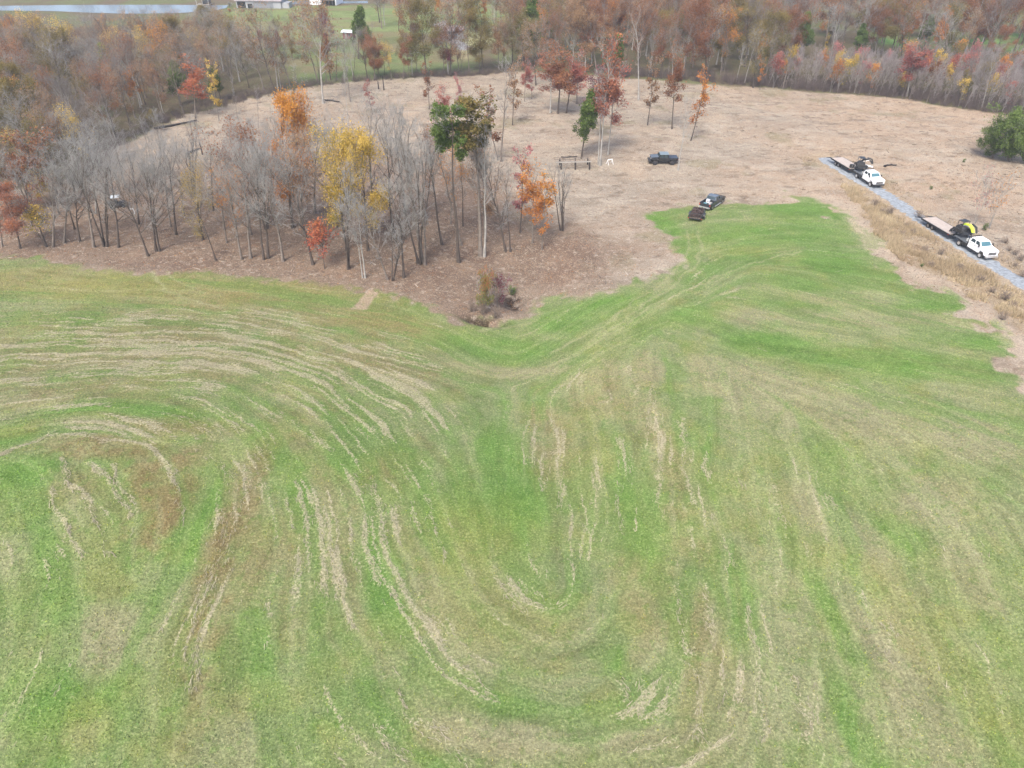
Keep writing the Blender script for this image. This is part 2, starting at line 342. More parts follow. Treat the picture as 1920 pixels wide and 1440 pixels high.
flow_px = [
 [(-120, 515), (300, 545), (600, 575), (800, 620), (900, 665)],
 [(-120, 590), (200, 590), (420, 605), (580, 632), (720, 672), (880, 715)],
 [(-120, 640), (200, 628), (420, 632), (560, 660), (680, 705), (780, 770), (850, 850)],
 [(-120, 690), (200, 668), (400, 662), (530, 685), (640, 740), (720, 830), (780, 930), (830, 1030), (880, 1130), (950, 1205), (1040, 1240), (1120, 1220), (1165, 1140), (1185, 1000), (1175, 850), (1150, 740)],
 [(-120, 745), (150, 722), (350, 712), (450, 728), (560, 790), (640, 880), (700, 1000), (760, 1120), (850, 1240), (980, 1325), (1110, 1330), (1205, 1270), (1240, 1150), (1250, 1000), (1240, 850), (1210, 720)],
 [(-120, 800), (100, 760), (250, 757), (370, 785), (450, 860), (470, 960), (440, 1060), (390, 1200), (370, 1350), (380, 1500)],
 [(400, 760), (480, 810), (540, 900), (560, 1000), (550, 1100), (545, 1250), (580, 1400), (650, 1500)],
 [(560, 830), (610, 900), (640, 1000), (650, 1100), (680, 1220), (760, 1340), (880, 1460)],
 [(-120, 890), (60, 832), (170, 822), (270, 845), (330, 905), (342, 980), (310, 1060), (260, 1150), (210, 1300), (190, 1500)],
 [(90, 900), (120, 980), (170, 1060), (150, 1200), (80, 1400)], [(180, 860), (225, 900), (262, 950), (250, 1010)], [(130, 880), (180, 960), (215, 1040)],
 [(950, 790), (935, 900), (955, 1050), (1000, 1140), (1060, 1140), (1100, 1050), (1105, 900), (1085, 780)], [(1020, 800), (1015, 950), (1050, 1060)],
 [(1290, 710), (1290, 850), (1308, 1000), (1305, 1150), (1290, 1300), (1310, 1500)], [(1375, 720), (1395, 900), (1420, 1100), (1432, 1300), (1440, 1500)],
 [(1450, 800), (1500, 1000), (1540, 1200), (1560, 1500)], [(1560, 900), (1625, 1100), (1700, 1300), (1770, 1500)], [(1700, 850), (1800, 1000), (1900, 1200), (2000, 1450)],
 [(1000, 690), (1120, 625), (1240, 555), (1330, 500)], [(1300, 600), (1450, 650), (1700, 690), (1960, 740)], [(1480, 545), (1700, 600), (1900, 645)], [(1450, 710), (1700, 790), (1960, 900)], [(1280, 460), (1450, 430), (1600, 440)],
 [(1150, 1420), (1250, 1440), (1350, 1400)], [(1000, 1420), (1100, 1440), (1200, 1380)],
]
fp, ft = [], []
for c_ in flow_px:
    q = resample(c_, 40); wq = P(q[:, 0], q[:, 1])[:, :2]; d = np.gradient(wq, axis=0); d /= np.linalg.norm(d, axis=1)[:, None] + 1e-9
    fp.append(wq); ft.append(d)
fp = np.concatenate(fp); ft = np.concatenate(ft)
LX = np.arange(-80, 92, .2); LY = np.arange(13, 122, .2)
cxg, cyg = np.arange(-80, 93, 1.5), np.arange(13, 124, 1.5); CX, CY = np.meshgrid(cxg, cyg)
d2 = (CX[..., None] - fp[:, 0]) ** 2 + (CY[..., None] - fp[:, 1]) ** 2
wt_ = 1 / (d2 + .6) ** 1.6; a2 = np.arctan2(ft[:, 1], ft[:, 0]) * 2          # doubled angle: a row has no head or tail
FC, FS = (wt_ * np.cos(a2)).sum(-1), (wt_ * np.sin(a2)).sum(-1); nn_ = np.hypot(FC, FS) + 1e-9; FC /= nn_; FS /= nn_
def bil(A, x, y):
    fx = np.clip((x + 80) / 1.5, 0, len(cxg) - 1.001); fy = np.clip((y - 13) / 1.5, 0, len(cyg) - 1.001)
    i = fy.astype(int); j = fx.astype(int); a = fx - j; b_ = fy - i
    return (A[i, j] * (1 - a) + A[i, j + 1] * a) * (1 - b_) + (A[i + 1, j] * (1 - a) + A[i + 1, j + 1] * a) * b_
def flowdir(x, y):
    t_ = np.arctan2(bil(FS, x, y), bil(FC, x, y)) / 2; return np.cos(t_), np.sin(t_)
GX, GY = np.meshgrid(LX, LY)
WXs = GX + (fbm(GX, GY, 5, 3, 83) - .5) * 1.6; WYs = GY + (fbm(GX, GY, 5, 3, 93) - .5) * 1.6
def lic(fn, step, n):
    acc = fn(WXs, WYs); tot = 1.0
    for sg in (1, -1):
        x, y = WXs.copy(), WYs.copy(); dx, dy = flowdir(x, y); dx *= sg; dy *= sg
        for k in range(n):
            x = x + dx * step; y = y + dy * step; ex, ey = flowdir(x, y); f_ = np.sign(ex * dx + ey * dy); f_[f_ == 0] = 1; dx, dy = ex * f_, ey * f_
            g = 1 - k / n; acc = acc + g * fn(x, y); tot += g
    a = acc / tot; lo, hi = np.percentile(a, [2, 98]); return np.clip((a - lo) / (hi - lo), 0, 1)
l1 = lic(lambda x, y: vnoise(x / .27, y / .27), .25, 16)
l2 = lic(lambda x, y: vnoise(x / .6 + 50, y / .6), .45, 16)
l3 = lic(lambda x, y: vnoise(x / 2.1 + 90, y / 2.1 + 7), .9, 14)
def onto(A):
    j = np.clip(((X + 80) / .2).astype(int), 0, len(LX) - 1); i = np.clip(((Y - 13) / .2).astype(int), 0, len(LY) - 1)
    return A[i, j] * ((X > -80) & (X < 91) & (Y > 13) & (Y < 120))
L1, L2, L3 = onto(l1), onto(l2), onto(l3)
dens = blobs([(300, 650, 460, 75, 0), (700, 690, 170, 60, -25)], 1.0, .5)
dens = np.maximum(dens, blobs([(640, 800, 220, 130, -20), (440, 960, 60, 240, 0), (600, 980, 170, 200, 0), (300, 760, 300, 30, 0), (200, 790, 160, 20, 0)], .72, .5))
dens = np.maximum(dens, blobs([(1220, 950, 190, 290, 0), (1100, 760, 220, 100, 0), (1290, 1200, 200, 260, 0), (900, 1150, 260, 200, 0), (1040, 850, 100, 120, 0), (180, 950, 120, 120, 0)], .52, .6))
dens = np.maximum(dens, blobs([(440, 980, 42, 250, 0), (250, 800, 240, 26, 0)], .95, .5))
dens = np.maximum(dens, .17)
upper = sst(1350, 1850, 960 + X / (Y + 1) * 1100)
dens = dens * (1 - .45 * sst(20, 50, X - .3 * Y))
sraw = .58 * L1 + .36 * L2 + .06 * L3
straw = np.maximum(straw, sst(1.0 - .47 * dens, 1.25 - .47 * dens, sraw + .32 * fbm(X, Y, 3.2, 2, 44) + .1 * (nz3 - .5)).astype(np.float32) * .9)
# swath tones: greener and browner bands that follow the mowing
swm = sst(-1, 3, mf_pl) * ((Y < 118) & (Y > 13))
sw = L3 * .6 + L2 * .4
Gs = mixc(C, lin(112, 150, 72), sst(.52, .72, sw) * swm * .5)
Gs = mixc(Gs, lin(158, 146, 106), (1 - sst(.28, .46, sw)) * swm * (.07 + .42 * dens))
Gs = mixc(Gs, lin(176, 168, 132), sst(.55, .75, L2) * (1 - sst(.5, .7, L3)) * swm * (.15 + .45 * dens))
Gs = Gs * (1 + (.24 * (L1 - .5) + .16 * (L2 - .5)) * swm)[..., None]
yy_ = sst(.5, .72, fbm(X, Y, 5, 3, 101)) * .2
Gs = mixc(Gs, lin(172, 176, 112), yy_ * swm)
C = C * (1 - fieldm[..., None]) + Gs * fieldm[..., None]
# loose stalks on the streaks
sel = rng.random(straw.shape) < straw * .0 + (straw > .3) * .3 * np.clip(straw, 0, 1) * ((Y < 110) & (np.abs(X) < Y * .8 + 14))
sx_, sy_ = X[sel], Y[sel]; sx_ = np.repeat(sx_, 2) + rng.normal(0, .1, 2 * len(sx_)); sy_ = np.repeat(sy_, 2) + rng.normal(0, .1, 2 * len(sy_))
ddx, ddy = flowdir(sx_, sy_); straw_pts.append(np.stack([sx_, sy_, ddx, ddy], -1)); print('lic stalks', len(sx_))
for off in (0, 14, 27, 42):
    row([(300 - off * .3, 778 + off), (372, 802 + off * .9), (430 - off * .2, 868 + off * .6), (448 - off * .9, 950), (432 - off * .9, 1040), (400 - off * .8, 1150), (372 - off * .6, 1300)], wid=.16, gap=.42, n=34, amp=.5)
row([(-60, 868), (50, 834), (140, 815), (230, 822), (300, 858), (335, 915), (340, 985)], wid=.18, gap=.3, n=24, amp=.8)
row([(-60, 800), (60, 775), (180, 762), (300, 772), (380, 800)], wid=.18, gap=.35, n=24, amp=.8)
for r_ in [[(110, 855), (135, 905), (160, 950), (185, 1010), (203, 1052)], [(165, 865), (200, 905), (235, 940), (250, 968)], [(98, 915), (112, 960), (130, 1010), (150, 1050)], [(205, 870), (225, 895), (245, 925), (262, 945)], [(130, 895), (160, 945)],
           [(-30, 862), (50, 835), (110, 810)], [(190, 820), (260, 838), (305, 860), (328, 905)], [(650, 895), (700, 930), (715, 985), (730, 1020)], [(690, 895), (700, 940)],
           [(790, 930), (815, 990), (835, 1055)], [(1005, 790), (1000, 840), (1012, 880)], [(1030, 790), (1055, 830), (1030, 860), (1022, 920)], [(1180, 850), (1188, 915)], [(1240, 850), (1243, 945)], [(1215, 720), (1222, 780), (1232, 850)],
           [(1275, 780), (1283, 860), (1300, 940)], [(1318, 820), (1328, 890)], [(1130, 670), (1140, 740), (1120, 760)], [(1185, 690), (1190, 740)], [(1360, 700), (1378, 760)], [(1550, 925), (1572, 950)],
           [(1262, 1095), (1270, 1140), (1280, 1200), (1290, 1230)], [(1315, 1090), (1328, 1140), (1335, 1175)], [(1390, 1125), (1402, 1170), (1420, 1220)], [(1385, 890), (1400, 940), (1412, 970)], [(1340, 960), (1365, 1020), (1375, 1060)],
           [(1450, 905), (1460, 960), (1480, 1010)], [(1235, 1250), (1245, 1290), (1225, 1320)], [(1425, 1255), (1435, 1310), (1430, 1400)], [(1480, 1260), (1502, 1310), (1520, 1350)], [(1205, 1280), (1208, 1340)], [(1300, 1370), (1325, 1420)],
           [(735, 1280), (760, 1330), (810, 1370), (870, 1430)], [(875, 1235), (900, 1280), (940, 1310)], [(1155, 1275), (1165, 1310)], [(620, 1400), (660, 1440)], [(700, 1350), (760, 1420)], [(930, 1080), (990, 1150)], [(1160, 900), (1170, 1000)], [(1060, 860), (1050, 960)],
           [(1280, 1240), (1300, 1290), (1305, 1350)], [(1350, 1250), (1352, 1330)], [(1530, 1290), (1525, 1400)], [(1655, 1160), (1670, 1240)]]:
    row(r_, wid=random.uniform(.2, .3), gap=.26, n=14, amp=1.3 if r_[0][0] < 330 else .9)
straw *= fieldm
track = np.zeros(X.shape, np.float32)
for r_ in [[(1310, 432), (1312, 470), (1300, 500), (1240, 548), (1150, 610), (1060, 675), (990, 705)], [(1288, 432), (1290, 475), (1270, 505), (1215, 548), (1130, 608), (1040, 662)], [(1500, 470), (1400, 500), (1280, 545), (1180, 600), (1080, 668)],
           [(286, 508), (300, 533), (345, 560), (420, 575)], [(313, 508), (335, 530), (380, 548)]]:
    row(r_, wid=.2, gap=-.1, amp=1.0, target=track)
for r_ in [[(1000, 560), (1012, 585), (1000, 603), (970, 612)], [(900, 620), (960, 614), (1004, 600)]]: row(r_, wid=.3, gap=.2, amp=.8, target=track)
C = mixc(C, lin(184, 184, 140), track * .68)
rect = sst(-.15, .15, sdf(X, Y, poly([(690, 543), (710, 549), (688, 581), (658, 579)])) + (nz3 - .5) * .5)
C = mixc(C, lin(196, 172, 150), rect * .85)
# verge, sand, road
vm = sst(-1, 1, sdf(X, Y, verge_pl) + edge)
C = mixc(C, lin(188, 168, 134), vm * .75); C = mixc(C, lin(150, 125, 95), vm * sst(.5, .68, nz2) * .6)
ds = np.full(X.shape, 1e9)
for a, b in zip(sand_w[:-1], sand_w[1:]): ds = np.minimum(ds, segdist(X, Y, a, b)[0])
sandm = (1 - sst(.4, 2.8, ds + edge * 1.3 + 2.2 * (fbm(X, Y, 6, 3, 121) - .5)))
C = mixc(C, lin(214, 196, 172), sandm * (.35 + .5 * sst(.35, .6, nz3)))
dr = np.full(X.shape, 1e9)
for a, b in zip(road_w[:-1], road_w[1:]): dr = np.minimum(dr, segdist(X, Y, a, b)[0])
C = mixc(C, lin(200, 180, 148), (1 - sst(2.0, 4.0, dr + edge * .8)) * .6)
C = mixc(C, lin(176, 174, 176), sst(-.6, .6, sdf(X, Y, gravel_far) + edge * .4))
# ditch: darker brown towards its middle
dm = g2(X, Y, -3.6, 79.9, 3.0, 1.1) + g2(X, Y, .3, 86, 1.4, 2.4)
C = mixc(C, lin(84, 68, 56), np.clip(dm * 1.8 - .3, 0, .95).astype(np.float32) * sst(.2, .4, nz3))
Z = hgt(X, Y)
Z = Z + .10 * straw * (nz3) + .05 * (nz3 - .5) * (Y < 150)
V = np.stack([X, Y, Z], -1).reshape(-1, 3)
I = np.arange(NX * NY).reshape(NY, NX)
FQ = np.stack([I[:-1, :-1], I[:-1, 1:], I[1:, 1:], I[1:, :-1]], -1).reshape(-1, 4)

gm, t, b = nodes('ground_cover')
N = t.nodes.new; Lk = t.links.new
ca = N('ShaderNodeAttribute'); ca.attribute_name = 'tint'
cv = N('ShaderNodeAttribute'); cv.attribute_name = 'cover'
sx = N('ShaderNodeSeparateXYZ'); Lk(cv.outputs['Vector'], sx.inputs[0])   # x grass, y straw, z litter
geo = N('ShaderNodeNewGeometry')
def noi(scale, det=4, rough=.6, vec=None):
    n = N('ShaderNodeTexNoise'); n.inputs['Scale'].default_value = scale; n.inputs['Detail'].default_value = det; n.inputs['Roughness'].default_value = rough
    Lk(vec or geo.outputs['Position'], n.inputs['Vector']); return n
def mr(src, a, b_, c=0., d=1.):
    n = N('ShaderNodeMapRange'); n.inputs[1].default_value = a; n.inputs[2].default_value = b_; n.inputs[3].default_value = c; n.inputs[4].default_value = d
    Lk(src, n.inputs[0]); return n.outputs[0]
def mth(op, a, b_):
    n = N('ShaderNodeMath'); n.operation = op
    for i, v in enumerate((a, b_)):
        if isinstance(v, (int, float)): n.inputs[i].default_value = v
        else: Lk(v, n.inputs[i])
    return n.outputs[0]
def mixrgb(f, a, b_, bt='MIX'):
    n = N('ShaderNodeMix'); n.data_type = 'RGBA'; n.blend_type = bt
    for i, v in ((0, f), (6, a), (7, b_)):
        if isinstance(v, (int, float)): n.inputs[i].default_value = v
        elif isinstance(v, (list, tuple, np.ndarray)): n.inputs[i].default_value = list(v)[:3] + [1]
        else: Lk(v, n.inputs[i])
    return n.outputs[2]
n1 = noi(5.0, 5, .7); n2 = noi(1.1, 5, .65); n3 = noi(14, 3, .6); n4 = noi(.35, 4, .6)
c = ca.outputs['Color']
gr = sx.outputs[0]
# grass: greener / yellower / browner flecks
c = mixrgb(mth('MULTIPLY', mr(n2.outputs['Fac'], .52, .68), mth('MULTIPLY', gr, .5)), c, lin(112, 150, 66))
c = mixrgb(mth('MULTIPLY', mr(n1.outputs['Fac'], .54, .68), mth('MULTIPLY', gr, .42)), c, lin(188, 184, 138))
c = mixrgb(mth('MULTIPLY', mr(n3.outputs['Fac'], .56, .72), mth('MULTIPLY', gr, .45)), c, lin(88, 112, 52))
# litter: leaf flecks
li_ = sx.outputs[2]
c = mixrgb(mth('MULTIPLY', mr(n1.outputs['Fac'], .55, .66), mth('MULTIPLY', li_, .6)), c, lin(202, 180, 158))
c = mixrgb(mth('MULTIPLY', mr(n3.outputs['Fac'], .56, .68), mth('MULTIPLY', li_, .55)), c, lin(110, 88, 74))
c = mixrgb(mth('MULTIPLY', mr(n2.outputs['Fac'], .56, .7), mth('MULTIPLY', li_, .35)), c, lin(165, 122, 92))
c = mixrgb(mth('MULTIPLY', mr(n2.outputs['Fac'], .46, .34), mth('MULTIPLY', li_, .5)), c, lin(214, 200, 182))
# straw rows
sm = mth('ADD', sx.outputs[1], mr(n1.outputs['Fac'], .3, .7, -.62, .34))
sm = mth('MULTIPLY', mr(sm, .3, .75), mr(sx.outputs[1], .04, .2))
c = mixrgb(mth('MULTIPLY', sm, .74), c, lin(200, 190, 158))
br = mr(n1.outputs['Fac'], .3, .72, .6, 1.45)
br2 = mr(n3.outputs['Fac'], .3, .7, .75, 1.28)
br3 = mr(n4.outputs['Fac'], .3, .7, .9, 1.1)
bb = mth('MULTIPLY', mth('MULTIPLY', br, br2), br3)
cmb = N('ShaderNodeCombineXYZ'); [Lk(bb, cmb.inputs[i]) for i in range(3)]
c = mixrgb(1.0, c, cmb.outputs[0], 'MULTIPLY')
Lk(c, b.inputs['Base Color']); b.inputs['Roughness'].default_value = .95; b.inputs['Specular IOR Level'].default_value = .1
bp = N('ShaderNodeBump'); bp.inputs['Strength'].default_value = .7; bp.inputs['Distance'].default_value = .15
Lk(mth('ADD', n1.outputs['Fac'], mth('MULTIPLY', n2.outputs['Fac'], 1.5)), bp.inputs['Height']); Lk(bp.outputs[0], b.inputs['Normal'])
me = mk_mesh('ground', V, FQ, [gm], smooth=True)
fattr(me, 'tint', np.concatenate([C, np.ones(C.shape[:2] + (1,), np.float32)], -1), 'FLOAT_COLOR')
grassy = np.clip(fieldm + (1 - clear) * .7, 0, 1)
fattr(me, 'cover', np.stack([grassy, straw, np.clip(clear * (1 - fieldm) * 1.0, 0, 1)], -1), 'FLOAT_VECTOR')
ground = tag(mobj('ground', me), kind='structure')
print('ground', NX * NY)

def sample(arr, x, y):
    j = np.clip(np.searchsorted(xs, x), 0, NX - 1); i = np.clip(np.searchsorted(ys, y), 0, NY - 1)
    return arr[i, j]

# gravel road: a sheet just above the ground, dense along its length
def ribbon(pts, width, dz, mat, name, sub=.6, wn=.55):
    a = resample(pts, 160); wv = P(a[:, 0], a[:, 1])[:, :2]
    wid_n = 1 + .3 * (vnoise(np.arange(160) * .7, np.arange(160) * .0) - .5)
    d = np.gradient(wv, axis=0); d /= np.linalg.norm(d, axis=1)[:, None]; n = np.stack([-d[:, 1], d[:, 0]], -1)
    K = 9; rows = []
    for k in range(K):
        f = k / (K - 1) * 2 - 1
        off = width / 2 * f * wid_n * (1 + (wn * (rng.random(len(wv)) - .5) if k in (0, K - 1) else 0))
        q = wv + n * (off[:, None] if np.ndim(off) else off)
        rows.append(np.stack([q[:, 0], q[:, 1], hgt(q[:, 0], q[:, 1]) + (dz if 0 < k < K - 1 else -.01)], -1))
    V = np.stack(rows, 1); n_ = len(wv); I = np.arange(n_ * K).reshape(n_, K)
    Fq = np.stack([I[:-1, :-1], I[1:, :-1], I[1:, 1:], I[:-1, 1:]], -1).reshape(-1, 4)
    o = mobj(name, mk_mesh(name, V.reshape(-1, 3), Fq, [mat], True)); return tag(o, kind='structure')
gravel_m = simple('gravel', lin(172, 180, 186), .95, noise=.34, nscale=2.2, bump=.4)
ribbon(road_px, 2.8, .07, gravel_m, 'gravel_road')

# ------------------------------------------------------------------ haze
def add_haze():
    m = bpy.data.materials.new('haze_air'); m.use_nodes = True; t = m.node_tree
    t.nodes.remove(t.nodes['Principled BSDF'])
    v = t.nodes.new('ShaderNodeVolumePrincipled'); v.inputs['Color'].default_value = (.80, .88, .97, 1); v.inputs['Density'].default_value = HAZE
    t.links.new(v.outputs[0], t.nodes['Material Output'].inputs['Volume'])
    x0, x1, y0, y1, z0, z1 = -2700, 2700, -460, 3900, -12, 75
    V = [(x, y, z) for x in (x0, x1) for y in (y0, y1) for z in (z0, z1)]
    Fq = [(0, 1, 3, 2), (4, 6, 7, 5), (0, 4, 5, 1), (2, 3, 7, 6), (0, 2, 6, 4), (1, 5, 7, 3)]
    tag(mobj('haze', mk_mesh('haze', V, np.array(Fq), [m])), kind='stuff')

# ------------------------------------------------------------------ trees
UP = np.array([0, 0, 1.0])
def nrm(v): return v / (np.linalg.norm(v, axis=-1, keepdims=True) + 1e-9)
def tubes(pts, rad, s):
    """pts (N,k,3), rad (N,k) -> verts, quads"""
    n, k, _ = pts.shape
    tan = nrm(np.gradient(pts, axis=1))
    ref = np.where(np.abs(tan[..., 2:3]) > .9, np.array([1., 0, 0]), UP)
    a = nrm(np.cross(tan, ref)); b_ = np.cross(tan, a)
    th = np.arange(s) / s * 2 * np.pi
    ring = pts[:, :, None] + rad[:, :, None, None] * (np.cos(th)[:, None] * a[:, :, None] + np.sin(th)[:, None] * b_[:, :, None])
    I = np.arange(n * k * s).reshape(n, k, s); J = np.roll(I, -1, 2)
    Fq = np.stack([I[:, :-1], J[:, :-1], J[:, 1:], I[:, 1:]], -1).reshape(-1, 4)
    return ring.reshape(-1, 3), Fq
def cat(parts):
    Vs, Fs, o = [], [], 0
    for v, f in parts: Vs.append(v); Fs.append(f + o); o += len(v)
    return np.concatenate(Vs), np.concatenate(Fs)
def spawn(rg, pts, rad, n, lr, ang, k, t0=.25, up=.15, curve=.1, rr=.55, rmin=.01):
    """grow n children on every parent polyline"""
    N_, K, _ = pts.shape
    par = np.repeat(np.arange(N_), n); m = len(par)
    t = t0 + (1 - t0) * rg.random(m) ** .85
    f = t * (K - 1); i = np.clip(f.astype(int), 0, K - 2); f = (f - i)[:, None]
    o = pts[par, i] * (1 - f) + pts[par, i + 1] * f
    tan = nrm(pts[par, i + 1] - pts[par, i])
    plen = np.linalg.norm(pts[:, -1] - pts[:, 0], axis=1)[par]
    pr = rad[par, i] * (1 - f[:, 0]) + rad[par, i + 1] * f[:, 0]
    side = nrm(np.cross(tan, nrm(rg.normal(size=(m, 3)))))
    a = R(ang) * rg.uniform(.65, 1.3, m)[:, None]
    d = nrm(tan * np.cos(a) + side * np.sin(a) + UP * up)
    L = plen * lr * rg.uniform(.6, 1.3, m) * (1.15 - .5 * t)
    s = np.linspace(0, 1, k)[None, :, None]
    P_ = o[:, None] + d[:, None] * L[:, None, None] * s + UP * (curve * L[:, None, None]) * s ** 2 + rg.normal(size=(m, k, 3)) * (L * .05)[:, None, None] * (s > 0)
    r0 = np.maximum(pr * rr, rmin)
    rd = r0[:, None] * np.linspace(1, .35, k)[None]
    return P_, rd
def gen_tree(seed, H=14., r0=.17, fb=.35, cr=3.6, nl=16, el0=35, el1=70, prof='round', n2=6, n3=6, n4=4, stems=1, nleaf=0, leaf=.22, top_lean=.5, lspread=.35, clump=1.15):
    rg = np.random.default_rng(seed)
    k = 9; s = np.linspace(0, 1, k)
    st_p, st_r = [], []
    for q in range(stems):
        ph = rg.random() * 6.28; sp_ = (0 if stems == 1 else .16 * H) * rg.uniform(.5, 1.2)
        wob = np.cumsum(rg.normal(0, .012 * H, (k, 2)), 0) * s[:, None]
        p = np.zeros((k, 3)); p[:, 2] = s * H * (.93 if q == 0 else rg.uniform(.7, .95))
        p[:, 0] = wob[:, 0] + math.cos(ph) * sp_ * s ** 1.1; p[:, 1] = wob[:, 1] + math.sin(ph) * sp_ * s ** 1.1
        if stems > 1: p[:, :2] += np.array([math.cos(ph), math.sin(ph)]) * r0 * 1.2
        st_p.append(p); st_r.append(r0 * (1 if stems == 1 else .75) * (1 - .86 * s ** .9) * (1 + .45 * np.exp(-s * 30)))
    tp = np.array(st_p); trd = np.array(st_r)
    Ls = []
    for q in range(stems):
        n = max(3, nl // stems)
        fs = fb + (1 - fb) * (np.arange(n) + rg.random(n)) / n * .97
        for f in fs:
            g = (f - fb) / (1 - fb)
            if prof == 'round': rr_ = math.sin(math.pi * min(1, .18 + g * .78)) ** .7
            elif prof == 'cone': rr_ = 1.05 - g
            elif prof == 'vase': rr_ = .45 + .75 * g * (1 - .45 * g)
            elif prof == 'flat': rr_ = .5 + .5 * g
            else: rr_ = .75 + .25 * math.sin(g * 9)
            az = rg.random() * 6.28; el = R(el0 + (el1 - el0) * g + rg.uniform(-10, 10))
            L = cr * rr_ * rg.uniform(.7, 1.2) / max(.35, math.cos(el))
            L = min(L, (H * 1.02 - f * H * .93) / max(.2, math.sin(max(el, .1))) + .6) if el > 0.2 else L
            i = f * (k - 1); a = int(min(i, k - 2)); fr = i - a
            o = tp[q, a] * (1 - fr) + tp[q, a + 1] * fr; r_ = trd[q, a] * (1 - fr) + trd[q, a + 1] * fr
            kk = 6; t_ = np.linspace(0, 1, kk)[:, None]
            d = np.array([math.cos(az) * math.cos(el), math.sin(az) * math.cos(el), math.sin(el)])
            pl = o + d * L * t_ + UP * (.12 * L) * t_ ** 2 + rg.normal(size=(kk, 3)) * .035 * L * t_
            Ls.append((pl, np.linspace(max(r_ * .55, .03), .015, kk)))
    lp = np.array([a for a, _ in Ls]); lr_ = np.array([b_ for _, b_ in Ls])
    l2p, l2r = spawn(rg, lp, lr_, n2, .42, 42, 4, .2, .15, .1, .55, .016)
    l3p, l3r = spawn(rg, l2p, l2r, n3, .5, 40, 3, .2, .12, .08, .6, .011)
    parts_t = [tubes(tp, trd, 8), tubes(lp, lr_, 5)]
    tw = [tubes(l2p, l2r, 3), tubes(l3p, l3r, 3)]
    if n4:
        l4p, l4r = spawn(rg, l3p, l3r, n4, .65, 38, 2, .15, .1, 0, .7, .009)
        tw.append(tubes(l4p, l4r, 3))
    else: l4p = l3p
    leafdat = None
    if nleaf:
        src = np.concatenate([l3p.reshape(-1, 3), l4p[:, -1], l2p[:, -1]])
        idx = rg.integers(0, len(src), nleaf)
        # clumps: favour some anchors so gaps open elsewhere
        key = vnoise(src[:, 0] / 1.3 + seed, src[:, 2] / 1.3 + src[:, 1] / 1.7)
        pr_ = np.clip(key - .16, .02, None) ** clump; pr_ /= pr_.sum(); idx = rg.choice(len(src), nleaf, p=pr_)
        c_ = src[idx] + rg.normal(0, lspread, (nleaf, 3))
        a = nrm(rg.normal(size=(nleaf, 3))); b2 = nrm(np.cross(a, rg.normal(size=(nleaf, 3))))
        sz = leaf * rg.uniform(.5, 1.3, nleaf)[:, None]
        Vl = np.stack([c_ - a * sz, c_ - b2 * sz * .6, c_ + a * sz, c_ + b2 * sz * .6], 1).reshape(-1, 3)
        Fl = np.arange(nleaf * 4).reshape(-1, 4)
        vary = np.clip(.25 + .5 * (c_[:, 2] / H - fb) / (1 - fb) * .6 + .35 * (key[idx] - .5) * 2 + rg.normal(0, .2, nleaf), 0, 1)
        leafdat = (Vl, Fl, np.repeat(vary, 4))
    return cat(parts_t), cat(tw), leafdat
PROTO = {}
def proto(key, **kw):
    t_, tw, lf = gen_tree(**kw)
    H = kw.get('H', 14.)
    mt = mk_mesh('trunk', t_[0], t_[1], [M['bark']], True)
    if lf is None:
        mc = mk_mesh('branches', tw[0], tw[1], [M['twig']])
    else:
        Vt, Ft = tw
        V_ = np.concatenate([Vt, lf[0]]); F_ = np.concatenate([Ft, lf[1] + len(Vt)])
        mc = mk_mesh('crown', V_, F_, [M['twig'], LM['tan']])
        mi = np.zeros(len(F_), np.int32); mi[len(Ft):] = 1; mc.polygons.foreach_set('material_index', mi)
        fattr(mc, 'vary', np.concatenate([np.zeros(len(Vt)), lf[2]]))
    vz = np.empty(len(mc.vertices) * 3, np.float32); mc.vertices.foreach_get('co', vz); PROTO[key] = (mt, mc, float(np.percentile(vz[2::3], 99.7)) * (.86 if key[:4] in ('bare', 'mult', 'slim', 'spar', 'broa') else .96), lf is not None)
for i in range(5): proto('bare%d' % i, seed=10 + i, H=14, r0=.19, fb=.3, cr=3.6 + .3 * i, nl=13 + i, el0=42, el1=74, prof='round', n2=6, n3=5, n4=4)
for i in range(3): proto('slim%d' % i, seed=30 + i, H=16, r0=.17, fb=.45, cr=2.0, nl=14, el0=45, el1=70, prof='vase', n2=6, n3=5, n4=3)
for i in range(3): proto('multi%d' % i, seed=40 + i, H=12, r0=.16, fb=.3, cr=1.7, nl=24, el0=55, el1=78, prof='vase', n2=5, n3=5, n4=3, stems=4)
for i in range(3): proto('broad%d' % i, seed=50 + i, H=14, r0=.19, fb=.32, cr=4.0, nl=18, el0=25, el1=70, prof='round', n2=6, n3=5, n4=2, nleaf=15000, leaf=.11, lspread=.45)
for i in range(2): proto('sparse%d' % i, seed=60 + i, H=14, r0=.17, fb=.35, cr=3.6, nl=16, el0=30, el1=70, prof='round', n2=6, n3=6, n4=3, nleaf=3400, leaf=.12, lspread=.42)
for i in range(3): proto('narrow%d' % i, seed=70 + i, H=12, r0=.11, fb=.42, cr=1.7, nl=18, el0=20, el1=60, prof='col', n2=5, n3=4, n4=2, nleaf=3300, leaf=.12, lspread=.32)
for i in range(2): proto('wisp%d' % i, seed=80 + i, H=12, r0=.10, fb=.3, cr=1.5, nl=18, el0=20, el1=60, prof='col', n2=5, n3=4, n4=2, nleaf=1300, leaf=.15, lspread=.22)
proto('faint0', seed=86, H=9, r0=.05, fb=.35, cr=1.3, nl=22, el0=40, el1=70, prof='round', n2=5, n3=4, n4=2, stems=3, nleaf=520, leaf=.09, lspread=.3)
proto('faint1', seed=87, H=9, r0=.05, fb=.35, cr=1.4, nl=22, el0=40, el1=70, prof='round', n2=5, n3=4, n4=2, stems=4, nleaf=520, leaf=.09, lspread=.3)
